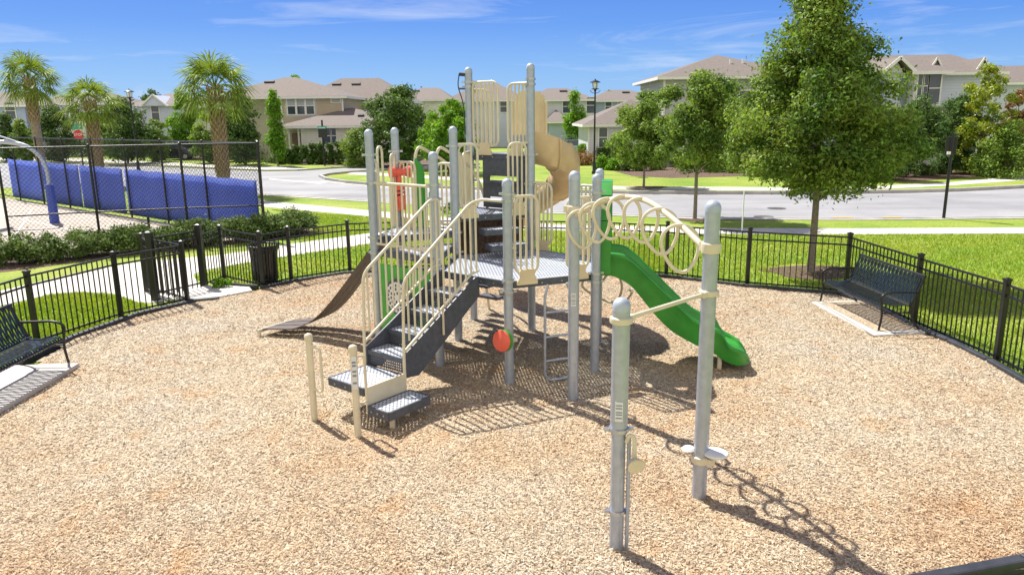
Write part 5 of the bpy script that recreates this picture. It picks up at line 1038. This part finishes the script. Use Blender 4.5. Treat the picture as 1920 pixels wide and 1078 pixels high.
# pale blue townhouse, right
Y = 54; hF = house('house', 'pale blue two-storey townhouse with gables and bay window, behind the large oak on the right', XA(1740, Y), Y); ez = at(1790, 136, Y)[1]
xl, xm, xr = XA(1640, Y), XA(1765, Y - .8), XA(1852, Y); block(hF, XA(1560, Y), xr, Y, Y + 10, 0, ez, 'siding_paleblue'); ro = hip(hF, XA(1560, Y), xr, Y, Y + 10, ez, at(1760, 103, Y + 5)[1] - ez, .6, inset=.9)
bx0, bx1 = XA(1706, Y - 1.3), XA(1757, Y - 1.3); block(hF, bx0, bx1, Y - 1.3, Y - .003, 0, ez - .01, 'siding_white'); mb = MB(); mb.add([(bx0 - .4, Y - 1.7, ez), (bx1 + .4, Y - 1.7, ez), (bx1 + .4, Y + 1.5, ez + .95), (bx0 - .4, Y + 1.5, ez + .95), (bx0 - .4, Y - 1.7, ez - .18), (bx1 + .4, Y - 1.7, ez - .18), (bx1 + .4, Y + 1.5, ez - .18), (bx0 - .4, Y + 1.5, ez - .18)], [(0, 1, 2, 3), (4, 5, 1, 0), (5, 6, 2, 1), (7, 4, 0, 3)]); mb.build('bay_roof', 'shingle', hF)
mb = MB(); mb.bar((bx0 - .45, Y - 1.75, ez - .09), (bx1 + .45, Y - 1.75, ez - .09), .1, .22); mb.build('fascia', 'white_trim', hF)
window(hF, XA(1743, Y - 1.3), Y - 1.3, at(1743, 167, Y)[1], .95, 2.3, 1, False); window(hF, XA(1716, Y - 1.3), Y - 1.3, at(1716, 163, Y)[1], .5, 1.7, 1, False); window(hF, XA(1726, Y - 1.3), Y - 1.3, at(1726, 163, Y)[1], .5, 1.7, 1, False)
# front-facing gable with braces on the left part
gx0, gx1 = XA(1645, Y - 1), XA(1690, Y - 1); gm_ = (gx0 + gx1) / 2; block(hF, gx0 + .3, gx1 - .3, Y - 1, Y - .003, 0, ez + .02, 'siding_paleblue'); mb = MB()
mb.add([(gx0 - .3, Y - 1.6, ez), (gm_, Y - 1.6, ez + .95), (gx1 + .3, Y - 1.6, ez), (gx0 - .3, Y + 3, ez), (gm_, Y + 3, ez + .95), (gx1 + .3, Y + 3, ez)], [(0, 1, 4, 3), (1, 2, 5, 4)]); g0 = mb.build('gable_roof', 'shingle', hF); sf = g0.modifiers.new('t', 'SOLIDIFY'); sf.thickness = .12
mb = MB(); mb.plate([(gx0 + .3, Y - 1.02, ez), (gx1 - .3, Y - 1.02, ez), (gm_, Y - 1.02, ez + .8)], (0, 1, 0), .06); mb.bar((gx0 - .3, Y - 1.66, ez - .06), (gm_, Y - 1.66, ez + .93), .06, .2); mb.bar((gx1 + .3, Y - 1.66, ez - .06), (gm_, Y - 1.66, ez + .93), .06, .2); mb.build('gable_trim', 'white_trim', hF)
def louvre_gable(px, Yg, s=1.0):
    x, z = at(px, 134, Yg); mb = MB(); mb.add([(x - .75 * s, Yg - .2, z - .05), (x, Yg - .2, z + 1.25 * s), (x + .75 * s, Yg - .2, z - .05), (x, Yg + 3, z + 1.25 * s), (x - .75 * s, Yg + 1.4, z), (x + .75 * s, Yg + 1.4, z)], [(0, 1, 3, 4), (1, 2, 5, 3)]); q = mb.build('dormer', 'shingle', hF); k = q.modifiers.new('t', 'SOLIDIFY'); k.thickness = .1
    mb = MB(); mb.plate([(x - .6 * s, Yg, z), (x + .6 * s, Yg, z), (x, Yg, z + 1.05 * s)], (0, 1, 0), .05); mb.build('dormer_front', 'siding_grey', q); mb = MB(); mb.bar((x - .78 * s, Yg - .25, z - .06), (x, Yg - .25, z + 1.25 * s), .05, .12); mb.bar((x + .78 * s, Yg - .25, z - .06), (x, Yg - .25, z + 1.25 * s), .05, .12); mb.build('dormer_trim', 'white_trim', q)
louvre_gable(1752, Y + .3, .72); louvre_gable(1840, Y + .3, .72)
# porch with white columns
mb = MB(); pz0, pz1 = 2.75, 2.95; mb.box((XA(1752, Y - 2.5), Y - 2.2, 2.9), (3.4, 2.4, .3)); mb.build('porch_roof', 'white_trim', hF)
mb = MB(); x_ = XA(1752, Y - 2.5); mb.add([(x_ - 1.8, Y - 3.5, 3.06), (x_ + 1.8, Y - 3.5, 3.06), (x_ + 1.8, Y - 1.3, 4.0), (x_ - 1.8, Y - 1.3, 4.0)], [(0, 1, 2, 3)]); q = mb.build('porch_shingles', 'shingle', hF); k = q.modifiers.new('t', 'SOLIDIFY'); k.thickness = .1
for px in (1727, 1742, 1760, 1777): corner_trim(hF, XA(px, Y - 3.2), Y - 3.2, 0, 2.74, 'porch_column')
for px in (1735, 1750): window(hF, XA(px, Y - 1.3), Y - 1.31, 1.4, .55, 1.9, 1, False)
mb = MB(); mb.box((XA(1768, Y), Y - .03, 1.1), (1.0, .06, 2.2)); mb.build('door', 'vent', hF)
window(hF, XA(1820, Y), Y, 4.5, 1.0, 1.5, 1, False); window(hF, XA(1835, Y), Y, 1.5, 1.6, 1.5, 2, False); corner_trim(hF, xr, Y, 0, ez - .2)
Y = 61; hG = house('house', 'farther townhouse at the right edge, its roof showing above the yellow-green tree', XA(1890, Y), Y); ez = at(1880, 155, Y)[1]; block(hG, XA(1850, Y), XA(2200, Y), Y, Y + 10, 0, ez, 'siding_paleblue'); hip(hG, XA(1850, Y), XA(2200, Y), Y, Y + 10, ez, at(1880, 124, Y + 5)[1] - ez, .5, inset=1.5)
# houses on the far left
row_house('grey-blue house with a white sash window at the left edge of the photo', -120, 52, 84, 198, 172, 'siding_blue', ((25, 208, 1.2, 1.9, 1), (-10, 208, 1.2, 1.9, 1)))
row_house('pale house with a white garage between the first and second palms', 62, 205, 86, 194, 172, 'siding_palegrey', ((145, 213, 1.3, 1.2, 1), (95, 213, 1.3, 1.2, 1)), (120, 160, 232, 224, 'siding_white'))
hH = row_house('blue-grey gabled house with one tall window, right of the far left lamp', 262, 330, 86, 196, 176, 'siding_paleblue', ((295, 211, 1.0, 2.0, 1),)); 
Yh = 85.4; xa_, xb_ = XA(272, Yh), XA(316, Yh); zz_ = at(290, 198, Yh)[1]; mb = MB(); mb.add([(xa_, Yh, zz_), ((xa_ + xb_) / 2, Yh, zz_ + 1.1), (xb_, Yh, zz_), (xa_, Yh + 4, zz_), ((xa_ + xb_) / 2, Yh + 4, zz_ + 1.1), (xb_, Yh + 4, zz_)], [(0, 1, 4, 3), (1, 2, 5, 4), (0, 2, 1)]); g0 = mb.build('gable', 'siding_paleblue', hH); mb = MB(); mb.bar((xa_ - .2, Yh - .1, zz_ - .1), ((xa_ + xb_) / 2, Yh - .1, zz_ + 1.15), .2, .16); mb.bar((xb_ + .2, Yh - .1, zz_ - .1), ((xa_ + xb_) / 2, Yh - .1, zz_ + 1.15), .2, .16); mb.build('gable_trim', 'white_trim', g0)
row_house('pale house partly hidden by trees, between the bright maple and the tallest palm', 335, 420, 92, 200, 178, 'siding_white', ((378, 212, 1.2, 1.5, 1),))
# ------------------------------------------------------------------ trees and plants
def leaf_cloud(cents, rads, n, size, flat=.75, up=.5, shell=.0, asp=.55):
    """n leaf quads scattered through clumps; returns (4n,3)"""
    cents = np.array(cents, float); rads = np.array(rads, float); vol = rads ** 2; idx = rng.choice(len(cents), n, p=vol / vol.sum())
    g = rng.normal(0, 1, (n, 3)); g /= np.linalg.norm(g, axis=1)[:, None]; rr = np.where(rng.random(n) < .72, rng.random(n) ** (1 / 2.2), np.minimum(np.abs(rng.normal(0, .75, n)), 1.5))
    p = cents[idx] + g * (rr * rads[idx])[:, None] * np.array([1, 1, flat])
    nr = g * .7 + rng.normal(0, .7, (n, 3)) + np.array([0, 0, up]); nr /= np.linalg.norm(nr, axis=1)[:, None]
    t_ = np.cross(nr, rng.normal(0, 1, (n, 3))); t_ /= np.linalg.norm(t_, axis=1)[:, None]; b_ = np.cross(nr, t_)
    L = size * rng.uniform(.4, 1.5, n)[:, None]; Wd = L * asp
    bend = nr * L * .18
    return np.stack([p - t_ * L - bend, p + b_ * Wd * .8, p + t_ * L - bend, p - b_ * Wd * .8], 1).reshape(-1, 3)
def limb(mb, a, b, r0_, r1_, n=6, wob=.06):
    a, b = Vector(a), Vector(b); L = (b - a).length; m1 = a.lerp(b, .35) + Vector((random.uniform(-1, 1), random.uniform(-1, 1), .6)) * wob * L; m2 = a.lerp(b, .7) + Vector((random.uniform(-1, 1), random.uniform(-1, 1), .4)) * wob * L
    pts = spline([a, m1, m2, b], 3); mb.tube(pts, [r0_ + (r1_ - r0_) * i / (len(pts) - 1) for i in range(len(pts))], n)
def tree(label, x, y, h, w_, prof, nclump, nleaf, size, lm, z0=1.4, tr=.09, cat='tree', name='tree', group=None, clump=.17, bark='bark', zb=0.0, stems=1, ecc=(1, 1), lean=0.0, limbs=True, up=.5):
    """prof: list of (height fraction of the crown 0..1, radius fraction) outline"""
    o = thing(name, label, cat, (x, y, zb), 0, group); cz = h - z0; cents, rads = [], []
    P = sorted(prof); fz = [p[0] for p in P]; fr = [p[1] for p in P]
    dens = np.interp(np.linspace(0, 1, 60), fz, fr) + .08; dens /= dens.sum()
    for k in range(nclump):
        f = (rng.choice(60, p=dens) + rng.random()) / 60; rr = np.interp(f, fz, fr) * w_ / 2; a = rng.random() * 2 * math.pi; q = rng.random() ** .42 * rng.uniform(.86, 1.12)
        cr_ = w_ * clump * rng.uniform(.45, 1.15); q2 = max(0.0, rr * q - cr_ * .45)
        cents.append((x + q2 * math.cos(a) * ecc[0] + lean * f, y + q2 * math.sin(a) * ecc[1], zb + z0 + f * cz)); rads.append(cr_)
    np_mesh('crown', leaf_cloud(cents, rads, nleaf, size, up=up), 4, lm, o, off=(x, y, zb))
    mb = MB(); top = zb + z0 + cz * .78
    for s in range(stems):
        ox, oy = (0, 0) if stems == 1 else (random.uniform(-.25, .25), random.uniform(-.25, .25)); ex, ey = (lean * .7, 0) if stems == 1 else (ox * w_ * .8, oy * w_ * .8)
        pts = spline([(x + ox, y + oy, zb - .1), (x + ox + .01, y + oy, zb + .25), (x + ox * 1.3, y + oy * 1.3, zb + z0), (x + ex * .6, y + ey * .6, zb + z0 + cz * .4), (x + ex, y + ey, top)], 4); N_ = len(pts); mb.tube(pts, [tr * (1.25 if i < 2 else 1) * (1 - .88 * max(0, i / (N_ - 1) - .1)) / (1 if stems == 1 else 1.6) for i in range(N_)], 10)
    trunk = mb.build('trunk', bark, o, smooth=60)
    if limbs:
        order = sorted(range(nclump), key=lambda i: -rads[i])[:min(nclump, 26)]; mb = MB()
        for i in order:
            c_ = cents[i]; zs = max(zb + z0 * .85, min(c_[2] - .25 * (abs(c_[0] - x) + abs(c_[1] - y)) - .2, top)); limb(mb, (x + lean * .6 * max(0, (zs - zb - z0) / cz), y, zs), c_, tr * .33, tr * .08, 5)
        mb.build('branches', bark, trunk, smooth=60)
    return o
OAK = [(0, .30), (.06, .72), (.14, .95), (.25, 1.0), (.42, .92), (.58, .72), (.72, .55), (.86, .38), (.95, .20), (1, .04)]
ROUND = [(0, .45), (.12, .85), (.3, 1.0), (.55, .97), (.75, .78), (.9, .5), (1, .15)]
CONE = [(0, .7), (.12, 1.0), (.35, .85), (.6, .55), (.85, .25), (1, .04)]
COL = [(0, .7), (.15, 1.0), (.5, .85), (.8, .5), (1, .08)]
BUSH = [(0, .9), (.3, 1.0), (.6, .85), (.85, .55), (1, .2)]
tree('large full oak with a broad cone crown and straight grey trunk, just behind the fence', 7.12, 17.43, 6.62, 4.2, OAK, 170, 95000, .047, 'leaf_oak', 1.92, .105, name='oak_tree', clump=.125, lean=-.2)
tree('round-crowned oak on a slim trunk in mulch at the near side of the road', 6.66, 26.99, 5.1, 3.9, ROUND, 110, 46000, .058, 'leaf_oak', 1.85, .085, name='oak_tree', clump=.12)
tree('smaller yellow-green oak across the road, overlapping the round-crowned oak on its left', 6.9, 38.99, 4.7, 4.2, ROUND, 90, 28000, .078, 'leaf_mid', 1.3, .075, name='oak_tree', clump=.13)
def T(label, px, py_top, Y, wpx, lm, prof=ROUND, z0=.3, n=9000, size=.12, nc=70, **k):
    x, z = at(px, py_top, Y); return tree(label, x, Y, z, wpx * Y / 1400, prof, nc, int(n * 1.25), size * .92, lm, z0, name=k.pop('name', 'tree'), **k)
T('dark dense multi-stemmed tree in front of the tan house wing, left of the play posts', 742, 163, 57, 140, 'leaf_dark', n=20000, nc=110, stems=3, clump=.13)
T('lighter green loose tree right of the dark dense tree, behind the play posts', 842, 188, 51, 125, 'leaf_bright', n=13000, nc=90, stems=2, clump=.12)
T('low rounded green shrub-tree at the right end of the clipped hedge', 682, 240, 59, 96, 'leaf_mid', BUSH, .1, n=9000, nc=60, size=.11)
T('narrow columnar evergreen at the left corner of the tan house', 509, 158, 61, 40, 'leaf_bright', COL, .4, n=8000, nc=60, size=.11, clump=.3, limbs=False)
T('bright green maple left of the tallest palm', 336, 172, 74, 66, 'leaf_bright', ROUND, .8, n=8000, size=.14)
T('dark broad tree behind the far left lamp', 225, 188, 66, 110, 'leaf_dark', ROUND, .5, n=13000, size=.13, nc=80)
T('dark broad tree behind the tallest palm, right of its trunk', 447, 172, 63, 84, 'leaf_dark', ROUND, .4, n=12000, size=.13, nc=80)
T('pale green tree behind the tallest palm trunk, on its left', 385, 218, 66, 62, 'leaf_mid', ROUND, .3, n=7000, size=.12)
T('dark rounded tree right of the first palm trunk', 97, 204, 70, 88, 'leaf_dark', ROUND, .3, n=9000, size=.13)
T('dark low tree at the left edge of the photo', 5, 215, 72, 56, 'leaf_dark', ROUND, .2, n=5000, size=.13)
T('yellow-green tree left of the first palm trunk', 36, 224, 69, 50, 'leaf_mid', ROUND, .2, n=5000, size=.12)
T('pale green tree right of the far left lamp post', 288, 222, 69, 52, 'leaf_mid', ROUND, .2, n=5000, size=.12)
T('small upright bright tree beside the pale blue car', 1078, 171, 79, 48, 'leaf_bright', COL, 1.4, n=7000, size=.13, clump=.24)
T('small conical bright tree right of the near street lamp', 1142, 166, 97, 40, 'leaf_bright', CONE, 1.2, n=6000, size=.15, clump=.24)
T('yellow-tipped upright tree in front of the farther townhouse', 1858, 128, 45, 120, 'leaf_yellow', ROUND, .5, n=14000, size=.085, nc=110, stems=2, clump=.11)
T('green tree behind the black sign post, left of the yellow-tipped tree', 1800, 172, 46, 90, 'leaf_bluish', ROUND, .6, n=11000, size=.09, nc=80)
T('wide dark tree in front of the bay window of the townhouse', 1732, 186, 44.5, 104, 'leaf_bluish', ROUND, 1.1, n=12000, size=.09, nc=80)
T('pale green tree just right of the large oak crown', 1668, 200, 42, 96, 'leaf_mid', ROUND, .6, n=11000, size=.085, nc=80)
T('copper-tinged tree at the right edge of the photo', 1915, 165, 47, 60, 'leaf_copper', ROUND, .8, n=6000, size=.09)
T('low spreading yellow-green shrub at the right edge by the pavement', 1895, 232, 43, 130, 'leaf_mid', BUSH, .05, n=12000, size=.08, nc=80)
T('dark tree between the large oak and the pale blue townhouse', 1610, 215, 43, 110, 'leaf_dark', ROUND, .3, n=11000, size=.09, nc=80)
T('tree top rising behind the ridge of the tan house', 556, 134, 95, 42, 'leaf_bright', ROUND, 4.0, n=3500, size=.16, limbs=False)
T('dark tree top behind the roof of the gabled blue-grey house', 283, 170, 110, 46, 'leaf_dark', ROUND, 3.0, n=3500, size=.18, limbs=False)
# shrubs
def shrub(label, px, py_top, py_base, wpx, lm, n=1500, size=.07, group=None, name='shrub', nc=16, cat='shrub'):
    x, Y = gp(px, py_base); z = at(px, py_top, Y)[1]; return tree(label, x, Y, max(.25, z * 1.06), wpx * 1.3 * Y / 1400, BUSH, nc, int(n * 1.5), size * max(.8, Y / 45), lm, .08, .02, cat, name, group, clump=.28, limbs=False)
for k, px in enumerate((525, 541, 557, 572, 588, 603, 619, 635)):
    lab = ['left end shrub of the clipped hedge row under the tan house porch', 'second shrub from the porch end of the clipped hedge row', 'third shrub from the porch end of the clipped hedge row', 'fourth shrub from the porch end of the clipped hedge row', 'clipped hedge shrub left of the black street name post', 'clipped hedge shrub directly behind the black street name post', 'second-last shrub of the clipped hedge row', 'right end shrub of the clipped hedge row, touching the low rounded tree'][k]
    shrub(lab, px, 272, 308, 19, 'leaf_dark', 2200, .07, 'clipped shrubs under the tan house')
shrub('low spreading shrub on the lawn by the columnar evergreen', 527, 296, 306, 58, 'leaf_dark', 2200, .06)
for k, (px, t_, b, w_, lm, lab) in enumerate(((1070, 262, 292, 34, 'leaf_dark', 'dark bush in front of the pale blue car, left of the lamp'), (1092, 275, 303, 30, 'leaf_bright', 'bright bush immediately left of the street lamp'), (1086, 292, 309, 50, 'leaf_copper', 'low copper-brown bush beneath the bright bush left of the lamp'), (1128, 296, 318, 26, 'leaf_bright', 'first bright bush right of the street lamp'),
        (1150, 300, 319, 26, 'leaf_bright', 'second bright bush right of the street lamp'), (1173, 301, 320, 26, 'leaf_dark', 'dark low bush left of the slim tree trunk across the road'), (1199, 298, 320, 30, 'leaf_dark', 'dark low bush behind the slim tree trunk across the road'), (1230, 296, 318, 34, 'leaf_dark', 'dark bush under the round-crowned oak, left of its trunk'), (1330, 296, 322, 40, 'leaf_dark', 'dark bush under the round-crowned oak, right of its trunk'),
        (1370, 298, 323, 36, 'leaf_mid', 'pale bush between the round-crowned oak and the large oak'), (1268, 292, 312, 34, 'leaf_bluish', 'bush against the sage house behind the round-crowned oak trunk'), (1135, 278, 306, 44, 'leaf_dark', 'dark hedge bush under the window of the white one-storey house'), (1165, 284, 309, 44, 'leaf_dark', 'dark hedge bush right of the sash window of the white one-storey house'))):
    shrub(lab, px, t_, b, w_, lm, 2000, .065, 'bushes near the street lamp')
for k, (px, t_, b, w_, lm, lab) in enumerate(((1655, 292, 334, 60, 'leaf_dark', 'dark bush just right of the large oak trunk line, across the road'), (1700, 302, 332, 40, 'leaf_bluish', 'low bluish bush in the bed left of the porch columns'), (1733, 305, 328, 32, 'leaf_dark', 'small dark bush in front of the porch columns'), (1765, 295, 326, 40, 'leaf_bluish', 'bluish bush right of the porch columns'), (1780, 262, 318, 48, 'leaf_dark', 'tall dark bush behind the black sign post'),
        (1812, 290, 324, 50, 'leaf_mid', 'pale bush right of the black sign post'), (1850, 288, 322, 60, 'leaf_bluish', 'bushy green shrub below the yellow-tipped tree'), (1610, 300, 338, 60, 'leaf_mid', 'pale bush under the left part of the large oak crown, across the road'), (1560, 296, 336, 70, 'leaf_dark', 'dark bush seen behind the large oak trunk'), (1480, 292, 332, 70, 'leaf_dark', 'dark bush seen left of the large oak trunk'), (1425, 298, 330, 60, 'leaf_mid', 'pale bush at the left edge of the large oak crown'))):
    shrub(lab, px, t_, b, w_, lm, 2600, .055, 'bushes in front of the townhouse')
for k, (px, t_, b, w_, lab) in enumerate(((180, 262, 292, 90, 'dark shrub behind the second palm, seen through the court fence'), (250, 258, 293, 90, 'dark shrub below the far left lamp, seen through the court fence'), (330, 280, 296, 60, 'low shrub in front of the dark parked car'), (455, 262, 298, 70, 'dark shrub right of the tallest palm trunk'), (395, 264, 296, 50, 'dark shrub left of the tallest palm trunk'), (60, 258, 290, 90, 'dark shrub at the foot of the first palm'))):
    shrub(lab, px, t_, b, w_, 'leaf_dark', 3000, .07, 'shrubs beyond the court')
shrub('small leafy weed tuft growing at the foot of the gate post', 416, 524, 546, 26, 'leaf_bright', 250, .05, name='weed', nc=6, cat='weed')
shrub('young dark-leaved plant behind the left platform, at the road edge', 838, 372, 400, 26, 'leaf_dark', 300, .05, name='plant', nc=6, cat='plant')
# hedge along the court
HL = [(-15.2, 19.2), (-13.7, 19.6), (-12.3, 20.3), (-11.0, 21.3), (-9.8, 22.2), (-8.6, 23.0), (-7.6, 23.9), (-6.9, 24.7)]
hd = spline([(a, b, 0) for a, b in HL], 12); cents, rads = [], []
for i, p in enumerate(hd):
    for k in range(9):
        cents.append((p.x + random.uniform(-.5, .5), p.y + random.uniform(-.5, .5), random.uniform(.12, .62 + .12 * math.sin(i * .55)))); rads.append(random.uniform(.14, .26))
hg = thing('hedge', 'long clipped green hedge in front of the court fence', 'hedge', (-11.0, 21.3, 0)); np_mesh('foliage', leaf_cloud(cents, rads, 62000, .042, up=.6), 4, 'leaf_hedge', hg, off=(-11.0, 21.3, 0))
# ------------------------------------------------------------------ palms
def make_palm(label, x, y, zc, rf, tr, seed, boots=True, zlow=1.2):
    rs = random.Random(seed); o = thing('palm_tree', label, 'palm tree', (x, y, 0), 0, 'fan palms beyond the court')
    mb = MB(); zt = zc - .25; pts = [(x, y, -.1), (x + .02, y, zt * .35), (x, y, zt * .7), (x, y, zt)]; mb.tube(pts, [tr * 1.1, tr, tr, tr * .9], 14); tk = mb.build('trunk', 'palm_bark', o, smooth=60)
    mb = MB(); z = zlow; k = 0
    while z < zt + .05:
        fz_ = (z - zlow) / max(.1, zt - zlow); n = 9
        for j in range(n):
            a = 2 * math.pi * (j + .5 * (k % 2)) / n + rs.uniform(-.1, .1); ca, sa = math.cos(a), math.sin(a); ta = (-sa, ca); L = .30 + .12 * fz_; sp_ = .75
            for sgn in (-1, 1):
                r0_, r1_ = tr * 1.0, tr * 1.28 + .05 * fz_ * rs.random()
                q0 = Vector((x + ca * r0_ + ta[0] * sgn * .075, y + sa * r0_ + ta[1] * sgn * .075, z)); q1_ = Vector((x + ca * r1_, y + sa * r1_, z + L)); mb.bar(q0, q1_, .05, .02, up=(ca, sa, 0))
        z += .17; k += 1
    mb.build('leaf_bases', 'palm_boot', tk)
    quads = []; stalk = MB(); nf = 30 + seed % 12
    for i in range(nf):
        a = i * 2.39996 + rs.uniform(-.2, .2); el = R(82) - (i / nf) ** .8 * R(104 + seed % 5 * 7) + rs.uniform(-.1, .1); L = rf * rs.uniform(.42, .56); d = Vector((math.cos(a) * math.cos(el), math.sin(a) * math.cos(el), math.sin(el)))
        p0 = Vector((x, y, zc - .15)); p1_ = p0 + d * L - V(0, 0, .05 * L); stalk.tube([p0 + d * .1, p0.lerp(p1_, .55) + V(0, 0, .05), p1_], [.022, .016, .012], 5)
        side = d.cross(V(0, 0, 1)); side = side.normalized() if side.length > .05 else Vector((-math.sin(a), math.cos(a), 0)); nrm = side.cross(d).normalized()
        nl = 20; fl = rf * rs.uniform(.46, .62)
        for j in range(nl):
            th = -R(118) + R(236) * j / (nl - 1) + rs.uniform(-.04, .04); dir_ = (d * math.cos(th) + side * math.sin(th)).normalized(); fold = nrm * (-.12 - .22 * abs(math.sin(th))) * 1
            dir_ = (dir_ + fold).normalized(); ll = fl * (.72 + .28 * math.cos(th * .7)) * rs.uniform(.85, 1.08); wv = .036; sd_ = dir_.cross(nrm).normalized() * wv
            a0 = p1_; a1 = p1_ + dir_ * ll * .55 - V(0, 0, .03 * ll); a2 = p1_ + dir_ * ll - V(0, 0, ll * (.22 + .15 * rs.random()))
            quads += [a0 - sd_ * .3, a0 + sd_ * .3, a1 + sd_, a1 - sd_, a1 - sd_, a1 + sd_, a2 + sd_ * .12, a2 - sd_ * .12]
    np_mesh('crown', np.array([tuple(q) for q in quads]), 4, 'palm_leaf', o, off=(x, y, 0)); stalk.build('leaf_stalks', 'palm_leaf', o)
for (px, py, Y, rpx, tr, lab, zl) in ((53, 146, 47, 66, .27, 'fan palm at the far left with smooth lower trunk and shaggy boots', 3.6), (168, 190, 44, 66, .26, 'shortest fan palm with criss-cross trunk, the middle one', .9), (402, 160, 38, 84, .30, 'tallest fan palm with criss-cross trunk, nearest the court corner', .9)):
    x, z = at(px, py, Y); make_palm(lab, x, Y, z, rpx * Y / 1400, tr, int(px), zlow=zl)
